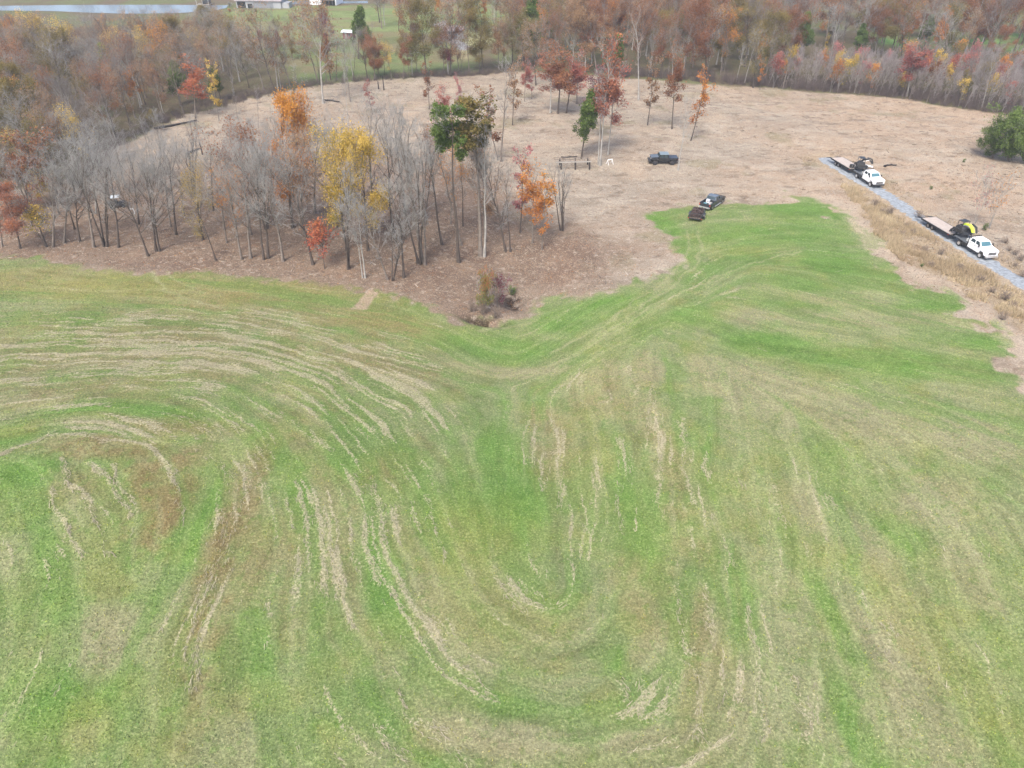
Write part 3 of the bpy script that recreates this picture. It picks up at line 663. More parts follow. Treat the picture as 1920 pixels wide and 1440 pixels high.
for i in range(4): proto('sap%d' % i, seed=90 + i, H=7.5, r0=.055, fb=.22, cr=1.0, nl=20, el0=45, el1=75, prof='vase', n2=6, n3=5, n4=2, stems=2 + i % 2)
proto('sapleaf0', seed=96, H=7, r0=.05, fb=.3, cr=1.3, nl=14, el0=40, el1=70, prof='round', n2=5, n3=4, n4=2, stems=2, nleaf=1300, leaf=.14)
proto('sapleaf1', seed=97, H=7, r0=.05, fb=.3, cr=1.1, nl=14, el0=40, el1=70, prof='round', n2=5, n3=4, n4=2, stems=2, nleaf=700, leaf=.14)
for i in range(2): proto('cedar%d' % i, seed=100 + i, H=11, r0=.15, fb=.34, cr=2.0, nl=60, el0=-5, el1=40, prof='cone', n2=8, n3=4, n4=0, nleaf=14000, leaf=.14, lspread=.2, clump=.5)
proto('pine0', seed=111, H=19, r0=.2, fb=.74, cr=2.2, nl=15, el0=0, el1=45, prof='round', n2=7, n3=5, n4=0, nleaf=9000, leaf=.13, lspread=.16, clump=1.6)
proto('evergreen0', seed=120, H=9, r0=.16, fb=.1, cr=3.2, nl=44, el0=35, el1=70, prof='round', n2=6, n3=5, n4=0, stems=4, nleaf=16000, leaf=.16, lspread=.28)
proto('bush0', seed=130, H=4.5, r0=.05, fb=.12, cr=1.5, nl=26, el0=35, el1=70, prof='round', n2=6, n3=4, n4=2, stems=4, nleaf=4200, leaf=.1, lspread=.16)
proto('bush1', seed=131, H=4.5, r0=.05, fb=.15, cr=1.6, nl=24, el0=35, el1=65, prof='round', n2=6, n3=5, n4=3, stems=4, nleaf=1500, leaf=.10, lspread=.16)
proto('bushbare0', seed=132, H=2.6, r0=.03, fb=.08, cr=1.2, nl=26, el0=30, el1=70, prof='round', n2=6, n3=5, n4=3, stems=5)
print('protos', len(PROTO))

def tree(key, base, h, name, label, cat_='tree', lean=0., leany=0., yaw=None, leaf=None, bark='bark', twig=None, group=None, sxy=1.0):
    mt, mc, H, leafy = PROTO[key]
    root = bpy.data.objects.new(name, None); col.objects.link(root); root.empty_display_size = .5
    s = h / H; yaw = random.uniform(0, 6.28) if yaw is None else yaw
    root.matrix_basis = Matrix.Translation(base) @ Matrix.Rotation(lean, 4, 'Y') @ Matrix.Rotation(leany, 4, 'X') @ Matrix.Rotation(yaw, 4, 'Z') @ Matrix.Diagonal((s * sxy, s * sxy, s, 1))
    tag(root, label, cat_, group)
    a = mobj('trunk', mt, root); a.material_slots[0].link = 'OBJECT'; a.material_slots[0].material = M[bark]
    b_ = mobj('crown', mc, root)
    b_.material_slots[0].link = 'OBJECT'; b_.material_slots[0].material = M[twig or 'twig']
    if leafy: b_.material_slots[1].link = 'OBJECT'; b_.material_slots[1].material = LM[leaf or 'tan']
    return root
def fit(bx, by, tx, ty):
    B = P1(bx, by); v = (720 - ty) / F
    Zt = B.y * (v * cp - sp) / (cp + v * sp); h = Zt + CH - B.z
    zc = B.y * cp - Zt * sp; xt = (tx - 960) / F * zc
    return B, h, math.atan2(xt - B.x, h)
def T_(bx, by, tx, ty, key, name, label, leaf=None, bark='bark', twig=None, group=None, sxy=1.0, cat_='tree'):
    B, h, ln = fit(bx, by, tx, ty); B.z -= .12
    ln = max(-.5, min(.5, ln))
    return tree(key, B, h / math.cos(ln), name, label, cat_, ln, random.uniform(-.03, .03), None, leaf, bark, twig, group, sxy)
W = 'bare_tree'
# trees standing in the clearing
T_(1197, 188, 1207, 22, 'slim0', W, 'tall white-barked tree with pinkish bare crown against the right woods', bark='bark_pale', twig='twig_brown')
T_(1214, 235, 1228, 108, 'wisp0', 'oak_tree', 'slim tree with tan leaves, left of the two slim oaks above the black pickup', leaf='tan', bark='bark_dark')
T_(1260, 242, 1262, 86, 'narrow0', 'oak_tree', 'slim tan and rust leaved oak directly above the black off-road pickup', leaf='rust', bark='bark_dark', sxy=.95)
T_(1295, 264, 1338, 130, 'wisp1', 'oak_tree', 'slim tree with orange top leaning right above the black pickup', leaf='orange', bark='bark_dark', sxy=1.1)
T_(1090, 297, 1106, 174, 'cedar0', 'pine_tree', 'green pine standing in the clearing beside the wooden rack', leaf='green', bark='bark_dark', sxy=.85)
T_(1032, 212, 1036, 96, 'narrow1', 'maple_tree', 'red tree at the left end of the red cluster in the clearing', leaf='dusty', bark='bark_pale', sxy=1.7)
T_(1046, 213, 1060, 82, 'narrow2', 'maple_tree', 'rust orange tree second from left in the red cluster', leaf='rust', bark='bark_dark', sxy=1.7)
T_(1062, 212, 1076, 98, 'narrow0', 'maple_tree', 'dusty red tree third in the red cluster of the clearing', leaf='red', bark='bark_dark', sxy=1.6)
T_(1081, 195, 1086, 108, 'narrow1', 'maple_tree', 'red-orange tree at the back of the red cluster', leaf='dusty', bark='bark', sxy=1.8)
T_(1128, 262, 1118, 130, 'narrow2', 'maple_tree', 'maroon leaved tree behind the double white trunk', leaf='maroon', bark='bark_dark', sxy=1.0)
T_(1125, 311, 1140, 68, 'narrow2', 'maple_tree', 'tallest orange-red tree on a white trunk left of the black pickup', leaf='dusty', bark='bark_pale', sxy=.85)
T_(1122, 309, 1122, 150, 'slim1', W, 'pale bare trunk growing against the tall orange-red tree', bark='bark_pale', sxy=.8)
T_(1140, 290, 1155, 118, 'narrow1', 'maple_tree', 'red leaved tree right of the double white trunk', leaf='red', bark='bark_pale', sxy=1.0)
T_(1271, 319, 1288, 196, 'slim2', W, 'bare pale tree in front of the tail of the black pickup', bark='bark_pale', sxy=1.1)
T_(983, 190, 984, 112, 'narrow0', 'maple_tree', 'small red tree left of the red cluster', leaf='red', bark='bark', sxy=1.1)
T_(997, 186, 996, 122, 'wisp0', 'oak_tree', 'small greyish tree just right of the small red tree', leaf='pink', bark='bark')
T_(961, 235, 964, 108, 'wisp1', 'oak_tree', 'slim tan-leaved tree left of the small red tree', leaf='tan', bark='bark_dark')
T_(939, 303, 941, 128, 'slim0', W, 'tall forked bare tree right of the olive-crowned tree', bark='bark', sxy=1.0)
T_(934, 300, 905, 165, 'wisp0', 'oak_tree', 'thin leaning tree with rusty leaf clumps beside the tall forked tree', leaf='rust', bark='bark', sxy=1.1)
T_(862, 208, 862, 138, 'wisp1', 'oak_tree', 'thin pinkish sapling right of the short red tree', leaf='pink', bark='bark')
T_(805, 205, 800, 118, 'wisp0', 'oak_tree', 'slim rusty oak standing behind the green pine crown', leaf='rust', bark='bark_dark', sxy=1.1)
T_(835, 246, 833, 160, 'narrow1', 'maple_tree', 'short bright red tree just above the green pine crown', leaf='red', bark='bark', sxy=1.35)
T_(699, 215, 684, 152, 'wisp1', 'maple_tree', 'small sparse dark red tree in the middle of the clearing', leaf='red', bark='bark_dark', sxy=1.2)
T_(657, 191, 642, 72, 'slim1', W, 'bare tree pair, the thicker stem standing farther back', bark='bark')
T_(653, 236, 645, 120, 'slim2', W, 'thin bare tree nearest the camera of the bare pair in the clearing', bark='bark_pale', sxy=.7)
T_(606, 194, 588, 5, 'sparse0', 'oak_tree', 'tall tan-crowned tree with long bare trunk at the back left of the clearing', leaf='tan', bark='bark_pale')
T_(564, 195, 552, 126, 'slim0', W, 'short bare tree at the left end of the small clearing row', bark='bark', sxy=1.2)
T_(569, 192, 567, 148, 'slim1', W, 'thin pole tree, second in the small clearing row', bark='bark_dark', sxy=.6)
T_(577, 192, 572, 140, 'slim2', W, 'thin pole tree, third in the small clearing row', bark='bark_dark', sxy=.6)
T_(555, 216, 545, 152, 'wisp1', 'oak_tree', 'small yellowish tree just above the orange crown', leaf='olive', bark='bark_dark')
T_(411, 226, 394, 116, 'wisp0', 'oak_tree', 'thin tree with a few yellow leaves at the left edge of the clearing', leaf='yellow', bark='bark', sxy=.9)
T_(367, 222, 348, 110, 'narrow0', 'maple_tree', 'bright red and orange tree against the left woods', leaf='redorange', bark='bark', sxy=1.7)
T_(445, 222, 436, 150, 'slim0', W, 'faint thin bare tree right of the yellow-leaved edge tree', bark='bark', sxy=.6)
T_(485, 240, 482, 170, 'slim1', W, 'faint thin bare tree above the left end of the grove', bark='bark', sxy=.6)
# front grove
fr = [
 (4, 462, -8, 350, 'bare0', 'bare tree cut by the left edge of the photo at the grove'),
 (87, 463, 40, 330, 'bare1', 'grey bare tree right of the red bush on the left'),
 (99, 463, 100, 300, 'bare2', 'taller grey bare tree standing beside the red bush'),
 (120, 455, 130, 285, 'bare3', 'grey bare tree with a wide crown near the left edge'),
 (150, 453, 128, 300, 'bare4', 'leaning grey trunk, third at the left end of the grove'),
 (176, 464, 145, 275, 'bare0', 'slender leaning bare tree left of the trunk bundle'),
 (198, 462, 175, 290, 'multi0', 'bundle of leaning grey trunks at the left of the grove'),
 (222, 464, 215, 305, 'bare1', 'grey-topped bare tree right of the trunk bundle'),
 (278, 480, 215, 320, 'bare2', 'strongly left-leaning bare trunk near the field edge'),
 (293, 471, 262, 290, 'bare3', 'left stem of the twin bare trunks near the field edge'),
 (299, 471, 275, 285, 'bare4', 'right stem of the twin bare trunks near the field edge'),
 (453, 486, 425, 320, 'bare0', 'thin bare tree right of the dark leaning trunk'),
 (470, 484, 445, 290, 'bare1', 'bare tree second right of the dark leaning trunk'),
 (495, 487, 462, 300, 'slim1', 'left stem of the close pair in the middle of the grove'),
 (503, 484, 478, 270, 'bare3', 'dark right stem of the close pair in the middle of the grove'),
 (531, 490, 495, 255, 'bare4', 'grey tree left of the leaning thick-limbed tree'),
 (587, 496, 535, 300, 'bare0', 'tree with one thick limb reaching left, behind the small red maple'),
 (652, 504, 630, 330, 'multi1', 'forked dark trunk right of the small red maple'),
 (680, 521, 662, 400, 'slim0', 'pale straight trunk below the yellow crowns, left stem'),
 (685, 521, 672, 380, 'slim2', 'pale straight trunk below the yellow crowns, right stem'),
 (727, 525, 676, 380, 'bare2', 'thick trunk leaning left at the front of the grove'),
 (735, 526, 738, 420, 'multi2', 'brushy clump at the foot of the leaning front trunk'),
 (757, 521, 752, 330, 'bare3', 'curved trunk at the front edge of the grove'),
 (787, 494, 765, 270, 'multi0', 'clump of straight stems, left half, right of centre grove'),
 (796, 494, 788, 250, 'multi1', 'clump of straight stems, right half, right of centre grove'),
 (829, 459, 785, 255, 'slim1', 'tall tree with forked limbs leaning left beside the pine'),
 (865, 460, 815, 250, 'slim2', 'dark trunk crossing behind the tall green pine'),
 (738, 437, 715, 215, 'bare4', 'tall grey tree with blue-grey twigs behind the grove centre'),
 (700, 430, 690, 205, 'bare0', 'wide blue-grey bare crown above the yellow trees'),
 (760, 400, 750, 215, 'bare1', 'grey bare crown left of the green pine'),
 (868, 424, 862, 300, 'slim0', 'thin dark stem behind the pine trunk'),
 (908, 481, 925, 255, 'slim1', 'pale white-limbed tree growing against the olive-crowned tree'),
 (948, 472, 912, 300, 'bare2', 'arching bare tree right of the olive-crowned tree'),
 (957, 472, 950, 330, 'slim2', 'thin straight tree right of the arching bare tree'),
 (1051, 432, 1025, 315, 'slim0', 'curving stem at the right end of the small orange group'),
 (1056, 432, 1066, 322, 'multi2', 'vase shaped bare tree at the right end of the small orange group'),
 (630, 428, 600, 240, 'bare3', 'dark bare trunk behind the yellow crowns'),
 (548, 425, 540, 245, 'bare1', 'bare tree under the orange crown, back row'),
 (380, 450, 350, 280, 'bare2', 'grey bare tree behind the dark leaning trunk'),
 (330, 440, 315, 275, 'bare0', 'grey bare tree in the back row above the twin trunks'),
 (420, 430, 405, 260, 'bare4', 'blue-grey bare tree in the back row left of the orange crown'),
 (260, 420, 255, 275, 'bare3', 'grey bare tree in the back row beside the parked utility vehicle'),
 (470, 400, 455, 235, 'bare0', 'grey bare tree behind the rusty crowns of the grove'),
 (590, 400, 590, 225, 'bare2', 'tall bare tree right behind the orange crown'),
 (180, 400, 180, 270, 'bare4', 'bare tree with pale branches at the back left of the grove'),
]
extra = [(15, 395), (60, 425), (110, 400), (140, 430), (165, 385), (205, 372), (235, 352), (285, 395), (300, 360), (345, 405), (365, 372), (400, 395), (440, 425), (455, 375), (500, 430), (515, 385), (560, 395), (775, 430), (20, 345), (75, 352), (130, 345), (180, 340), (320, 425), (425, 455), (25, 430)]
for i_, (bx, by) in enumerate(extra):
    T_(bx, by, bx + (bx - 960) * .035, by - 118 - (i_ * 37) % 35, random.choice(['bare0', 'bare1', 'bare2', 'bare3', 'bare4', 'slim0', 'multi1']), W, 'one of the slender grey bare trees filling the back rows of the front grove', bark=random.choice(['bark', 'bark_dark']), group='slender bare trees in the back rows of the grove')
for bx, by, tx, ty, k, lb in fr:
    T_(bx, by, tx, ty, k, W, lb, bark=random.choice(['bark', 'bark_dark', 'bark_dark']) if 'pale' not in lb else 'bark_pale', group='bare trees of the front grove')
T_(405, 488, 352, 330, 'sparse0', 'oak_tree', 'thick dark leaning trunk with sparse olive-yellow leaves at the field edge', leaf='golden', bark='bark_dark', sxy=.8)
T_(608, 504, 590, 415, 'sapleaf0', 'maple_tree', 'small coral red maple at the front of the grove', leaf='redorange', bark='bark_dark', sxy=1.5)
T_(650, 470, 626, 262, 'broad0', 'maple_tree', 'yellow tree, left and taller of the two yellow crowns', leaf='yellow', bark='bark_dark', sxy=.8)
T_(690, 470, 672, 280, 'broad1', 'maple_tree', 'yellow tree, right and broader of the two yellow crowns', leaf='yellow', bark='bark_dark', sxy=.85)
T_(548, 428, 526, 204, 'broad2', 'maple_tree', 'bright orange crown rising behind the grove', leaf='orange', bark='bark_dark', sxy=.7)
T_(570, 440, 560, 250, 'sparse1', 'oak_tree', 'thin rusty crown right of the bright orange crown', leaf='tan', bark='bark')
T_(470, 440, 445, 245, 'sparse0', 'oak_tree', 'rusty twiggy crown left of the bright orange crown', leaf='rust', bark='bark')
T_(450, 470, 425, 330, 'sparse1', 'oak_tree', 'thin orange-leaved tree left of the grove centre', leaf='orange', bark='bark', sxy=.8)
T_(860, 492, 836, 202, 'pine0', 'pine_tree', 'tall green pine with a bare trunk at the front of the grove', leaf='green', bark='bark_dark')
T_(901, 480, 890, 192, 'pine0', 'oak_tree', 'large olive-leaved tree with a thick trunk right of the green pine', leaf='olive', bark='bark', sxy=1.25)
T_(910, 455, 895, 270, 'sparse0', 'oak_tree', 'thin orange and olive leaves around the thick olive-crowned tree', leaf='tan', bark='bark', sxy=.7)
T_(845, 420, 850, 265, 'sparse1', 'oak_tree', 'orange-brown thin crown behind the green pine', leaf='orange', bark='bark', sxy=.7)
T_(820, 400, 805, 245, 'sparse0', 'oak_tree', 'pale rusty crown left of the green pine', leaf='rust', bark='bark', sxy=.7)
T_(975, 437, 982, 278, 'wisp0', 'maple_tree', 'pink-red topped slim tree left of the small orange tree', leaf='pink', bark='bark_dark')
T_(998, 456, 1004, 308, 'narrow1', 'maple_tree', 'small bright orange tree at the right end of the grove', leaf='orange', bark='bark', sxy=1.25)
T_(1016, 468, 1026, 318, 'wisp1', 'maple_tree', 'thin pale orange tree right of the small bright orange tree', leaf='orange', bark='bark', sxy=1.1)
T_(38, 466, 18, 358, 'broad1', 'maple_tree', 'red and orange bushy tree at the left edge of the grove', leaf='dusty', bark='bark_dark', sxy=1.2)
T_(85, 462, 58, 385, 'sapleaf0', 'maple_tree', 'small yellow-orange tree right of the red bushy tree', leaf='yellow', bark='bark_dark', sxy=1.3)
T_(50, 400, 38, 248, 'narrow2', 'oak_tree', 'dark rust columnar tree at the far left above the grove', leaf='rust', bark='bark_dark', sxy=1.6)
T_(75, 390, 60, 315, 'narrow0', 'maple_tree', 'pale yellow small tree right below the rust column', leaf='yellow', bark='bark', sxy=1.4)
T_(907, 584, 908, 508, 'bush0', 'shrub', 'multicoloured green and red shrub beside the ditch', leaf='mixed', bark='bark', cat_='shrub', sxy=.72)
T_(932, 575, 942, 512, 'bush1', 'shrub', 'sparse dark-dotted shrub right of the multicoloured shrub', leaf='maroon', bark='bark', cat_='shrub', sxy=.7)
T_(957, 552, 962, 538, 'bush0', 'shrub', 'low dark green shrub at the right of the ditch', leaf='green', bark='bark', cat_='shrub', sxy=1.6)
T_(885, 584, 884, 562, 'bushbare0', 'shrub', 'low leafless brush on the left rim of the ditch', twig='twig_brown', cat_='shrub')
T_(930, 597, 930, 572, 'bushbare0', 'shrub', 'low leafless brush at the near end of the ditch', twig='twig_brown', cat_='shrub')
T_(905, 590, 908, 566, 'bushbare0', 'shrub', 'low leafless brush under the multicoloured shrub', twig='twig_brown', cat_='shrub')
T_(1893, 302, 1893, 205, 'evergreen0', 'cedar_tree', 'big green evergreen at the right edge of the photo', leaf='green', bark='bark')
T_(1862, 296, 1862, 236, 'evergreen0', 'cedar_tree', 'shorter evergreen on the left flank of the big evergreen', leaf='green', bark='bark')
T_(1925, 306, 1925, 215, 'evergreen0', 'cedar_tree', 'evergreen at the right edge cut by the frame', leaf='green', bark='bark')
T_(1829, 419, 1862, 310, 'faint0', 'sapling', 'slim pink-leaved sapling above the near white truck', leaf='pink', bark='bark_pale', sxy=.9)
T_(1855, 428, 1885, 320, 'faint1', 'sapling', 'slim orange-leaved sapling right of the pink-leaved sapling', leaf='orange', bark='bark_pale', sxy=.9)
T_(1848, 432, 1849, 418, 'bush0', 'shrub', 'tiny green shrub at the foot of the orange-leaved sapling', leaf='green', cat_='shrub')
T_(1700, 181, 1722, 75, 'narrow1', 'oak_tree', 'white-trunked tree with dark red leaves at the edge of the right woods', leaf='red', bark='bark_pale', sxy=2.0)
T_(1571, 112, 1560, 20, 'slim0', W, 'pale forked bare tree in the right woods', bark='bark_pale')
T_(1412, 165, 1420, 60, 'sparse0', 'oak_tree', 'olive-brown tree at the edge of the right woods', leaf='olive', bark='bark_dark')
T_(1425, 168, 1432, 110, 'wisp0', 'oak_tree', 'small orange-brown tree at the edge of the right woods', leaf='orange', bark='bark_dark')
# far tall trees and accents at the wood edges
acc = [
 (518, 178, 470, 25, 'sparse1', 'tan', 'tall tan-crowned double trunk tree left of the far green field'), (545, 165, 520, 60, 'bare1', None, 'bare tree leaning over the far meadow'),
 (597, 155, 560, 22, 'sparse0', 'tan', 'wide tan crown in front of the far green field'), (612, 154, 602, 52, 'narrow0', 'rust', 'rusty leafed tree left of the red shed'),
 (630, 152, 634, 78, 'slim1', None, 'dead leaning pole tree below the red shed'), (662, 150, 668, 82, 'slim2', None, 'pale bare tree below the red shed'),
 (702, 150, 700, 72, 'broad0', 'rust', 'dark red-brown oak right below the red shed'), (735, 149, 722, 85, 'sparse1', 'yellow', 'pale yellow tree right of the dark red-brown oak'),
 (756, 149, 760, 62, 'narrow1', 'rust', 'red-brown narrow tree at the back of the clearing'), (800, 147, 790, 12, 'broad1', 'olive', 'large rusty olive tree behind the pale gravel yard'),
 (845, 143, 842, 2, 'sparse0', 'tan', 'tall tan-leaved tree in front of the pale gravel yard'), (842, 142, 840, 90, 'narrow2', 'maroon', 'small maroon tree against the tall tan-leaved tree'),
 (905, 134, 900, 5, 'broad2', 'olive', 'dark olive tree left of the tan column tree'), (935, 136, 938, 34, 'narrow0', 'tan', 'tan column shaped tree at the back of the clearing'),
 (612, 88, 612, 33, 'broad2', 'maroon', 'round maroon tree beside the red shed'), (672, 110, 672, 14, 'cedar1', 'green', 'dark green conifer right of the red shed'),
 (520, 95, 518, 58, 'sapleaf0', 'maroon', 'small maroon tree in the far meadow'), (488, 92, 486, 55, 'sapleaf0', 'red', 'small red tree in the far meadow'),
 (770, 100, 768, 2, 'broad0', 'rust', 'rust orange tree at the top centre'), (980, 120, 1002, 0, 'cedar0', 'green', 'dark green conifer at the top centre'),
 (1500, 110, 1512, 25, 'cedar1', 'green', 'green conifer standing in the right woods'), (1325, 150, 1322, 12, 'broad1', 'rust', 'large russet oak in the right woods above the thin leaning oak'),
 (1390, 120, 1400, 2, 'broad2', 'olive', 'olive and orange tree right of the large russet oak'), (1240, 148, 1238, 60, 'narrow2', 'rust', 'russet column tree at the right woods edge'),
 (1640, 105, 1650, 15, 'broad0', 'rust', 'dark red-brown tree before the green field gap'), (1860, 120, 1885, 55, 'broad1', 'rust', 'leaning dark red tree near the right edge'),
 (1548, 108, 1550, 62, 'wisp1', 'yellow', 'small yellow-orange tree above the thicket'), (1780, 140, 1770, 20, 'bare2', None, 'big bare tree with spreading white limbs in the right woods'),
 (1690, 115, 1700, 0, 'sparse1', 'rust', 'tall pinkish brown tree in the right woods'), (320, 120, 318, 28, 'sparse0', 'rust', 'salmon orange crown in the left woods below the pond'),
 (385, 110, 382, 22, 'broad2', 'olive', 'olive rust crown left of the far green field'), (210, 220, 200, 112, 'sparse1', 'rust', 'dark rust crown in the middle of the left woods'),
 (135, 150, 120, 45, 'sparse0', 'yellow', 'yellow crown high in the left woods'), (25, 110, 22, 38, 'broad0', 'orange', 'orange crown at the far left below the pond'),
 (60, 270, 45, 190, 'sparse0', 'orange', 'orange brown crown at the left edge of the photo'), (108, 270, 105, 208, 'sapleaf0', 'orange', 'small orange crown in the left woods above the bare grove'),
 (1005, 160, 1000, 45, 'sparse1', 'tan', 'tan oak crown behind the red cluster'), (1120, 140, 1100, 5, 'broad2', 'tan', 'golden tan crown at the top right of centre'),
 (200, 258, 192, 200, 'sapleaf1', 'green', 'small green tree low in the left woods'), (290, 250, 280, 205, 'sapleaf0', 'olive', 'small olive tree at the corner of the clearing'),
]
for bx, by, tx, ty, k, lf, lb in acc:
    T_(bx, by, tx, ty, k, {'cedar': 'pine_tree'}.get(k[:5], 'oak_tree' if lf else W), lb, leaf=lf, bark=random.choice(['bark', 'bark_dark']))

for k_, (x_, y_) in enumerate([(1640, 385), (1652, 398), (1668, 404), (1700, 425), (1712, 438), (1690, 440), (1735, 470), (1765, 478), (1800, 505), (1838, 530), (1862, 548), (1885, 562), (1900, 575), (1880, 600), (1745, 500), (1892, 470), (1905, 478), (1915, 490), (1885, 455), (1903, 500), (1918, 520), (1735, 415), (1722, 408)]):
    T_(x_, y_, x_ + 2, y_ - random.randint(9, 17), 'bushbare0', 'shrub', 'low dry brown shrub on the weedy verge of the gravel road', twig='twig_brown', cat_='shrub', sxy=1.5, group='dry brown shrubs on the verge of the gravel road')
for k_, (x_, y_, lb) in enumerate([(1808, 304, 'small green tuft in the bare ground left of the evergreen'), (1746, 355, 'small green tuft in the bare ground above the gravel road'), (1730, 500, 'green tuft on the field side of the dry verge')]):
    T_(x_, y_, x_, y_ - 7, 'bush0', 'shrub', lb, leaf='green', cat_='shrub', sxy=1.3)
# woods: scatter in world polygons
def scatter(pl, spacing, seed):
    rr = np.random.default_rng(seed); lo, hi = pl.min(0), pl.max(0)
    gx = np.arange(lo[0], hi[0], spacing); gy = np.arange(lo[1], hi[1], spacing)
    A, B_ = np.meshgrid(gx, gy); A = A + rr.uniform(-.48, .48, A.shape) * spacing; B_ = B_ + rr.uniform(-.48, .48, A.shape) * spacing
    ok = sdf(A, B_, pl) > 0
    return list(zip(A[ok], B_[ok]))
mixes = {
 'left': [('bare', None, .52), ('sparse', 'tan', .12), ('sparse', 'rust', .08), ('sparse', 'olive', .12), ('broad', 'olive', .04), ('broad', 'rust', .03), ('cedar', 'green', .02), ('sparse', 'orange', .03), ('sparse', 'yellow', .04), ('narrow', 'orange', .03), ('slim', None, .04)],
 'right': [('bare', None, .30), ('slim', None, .08), ('sparse', 'rust', .22), ('sparse', 'tan', .12), ('broad', 'rust', .10), ('broad', 'olive', .07), ('sparse', 'olive', .06), ('cedar', 'green', .045), ('narrow', 'orange', .02), ('sparse', 'orange', .05)],
 'row': [('bare', None, .25), ('slim', None, .17), ('sparse', 'rust', .18), ('sparse', 'tan', .15), ('broad', 'olive', .07), ('broad', 'rust', .08), ('sparse', 'olive', .1)],
}
desc = {None: 'bare grey', 'tan': 'tan-leaved', 'rust': 'rust-brown', 'olive': 'olive-leaved', 'yellow': 'yellow-leaved', 'orange': 'orange-leaved', 'green': 'green conifer'}
nvar = {'bare': 5, 'slim': 3, 'multi': 3, 'broad': 3, 'sparse': 2, 'narrow': 3, 'cedar': 2}
def wood(pl, spacing, mix, where, h0, h1, seed, keep=1.0):
    pts = scatter(pl, spacing, seed); n = 0
    ms = mixes[mix]; wt = [m[2] for m in ms]
    for x, y in pts:
        if random.random() > keep: continue
        k, lf, _ = random.choices(ms, wt)[0]
        h = random.uniform(h0, h1) * (0.8 if k in ('narrow', 'cedar') else 1)
        nm = 'pine_tree' if k == 'cedar' else ('oak_tree' if lf else W)
        tree(k + str(random.randrange(nvar[k])), Vector((x, y, float(hgt(x, y)) - .15)), h, nm, '%s tree among the dense %s' % (desc[lf].replace(' conifer', ' needled'), where), 'tree',
             random.gauss(0, .04), random.gauss(0, .04), None, lf, random.choice(['bark', 'bark', 'bark_dark', 'bark_pale']), random.choice(['twig_wood', 'twig_wood', 'twig', 'twig_brown']), '%s trees of the %s' % (desc[lf], where)); n += 1
    print(where, n)
wl = poly([(-60, 112), (200, 118), (330, 122), (420, 130), (490, 155), (512, 176), (420, 200), (350, 215), (290, 236), (245, 262), (200, 288), (170, 335), (60, 400), (-40, 430)])
wood(wl, 5.3, 'left', 'woods on the left', 9.5, 15, 3)
wr1 = poly([(960, 132), (1060, 133), (1180, 146), (1340, 157), (1440, 150), (1560, 118), (1700, 112), (1960, 125), (2000, 70), (1900, 55), (1700, 48), (1500, 40), (1200, 20), (960, 30)])
wood(wr1, 7.3, 'right', 'woods behind the clearing', 12, 18, 4, .95)
wrow = poly([(520, 172), (610, 157), (720, 148), (860, 142), (960, 131), (960, 122), (860, 133), (720, 140), (610, 148), (520, 160)])
wood(wrow, 4.6, 'row', 'tree row at the back of the clearing', 7, 12, 5, 1.0)
wood(wrow, 6.5, 'row', 'tree row at the back of the clearing', 12, 18, 15, .85)
wmid = poly([(420, 95), (600, 82), (620, 72), (600, 95), (560, 118), (430, 135)])
wood(wmid, 7.0, 'row', 'hedge line in the far meadow', 5, 9, 6, 1.0)
wtop = poly([(690, 38), (960, 30), (960, 90), (900, 58), (860, 62), (800, 40), (760, 70), (700, 60)])
wood(wtop, 8.0, 'right', 'woods at the top centre', 11, 17, 8, .8)
edge_sl = poly([(1160, 146), (1340, 158), (1440, 164), (1700, 187), (1920, 222), (1920, 205), (1700, 176), (1440, 154), (1340, 150), (1160, 138)])
mixes['edge'] = [('slim', None, .8), ('bare', None, .2)]
wood(edge_sl, 4.2, 'edge', 'edge of the right woods', 7, 13, 14, .75)
# thicket of saplings on the right
thick = poly([(1430, 165), (1560, 174), (1700, 187), (1850, 210), (1960, 228), (1990, 140), (1850, 128), (1700, 118), (1560, 118), (1440, 140)])
n = 0
for x, y in scatter(thick, 2.75, 11):
    if n >= 290: break
    leafy = random.random() < .2
    k = random.choice(['sapleaf0', 'sapleaf1']) if leafy else 'sap%d' % random.randrange(4)
    lf = random.choice(['rust', 'red', 'orange', 'yellow', 'pink', 'olive']) if leafy else None
    tree(k, Vector((x, y, float(hgt(x, y)) - .1)), random.uniform(5.5, 9), 'sapling', ('small %s sapling in the thicket on the right' % lf) if lf else 'bare purplish grey sapling in the thicket on the right', 'sapling', random.gauss(.04, .05), 0, None, lf, random.choice(['bark', 'bark_pale']), 'twig_purple', 'leafy saplings of the thicket' if lf else 'bare saplings of the thicket'); n += 1
print('thicket', n)
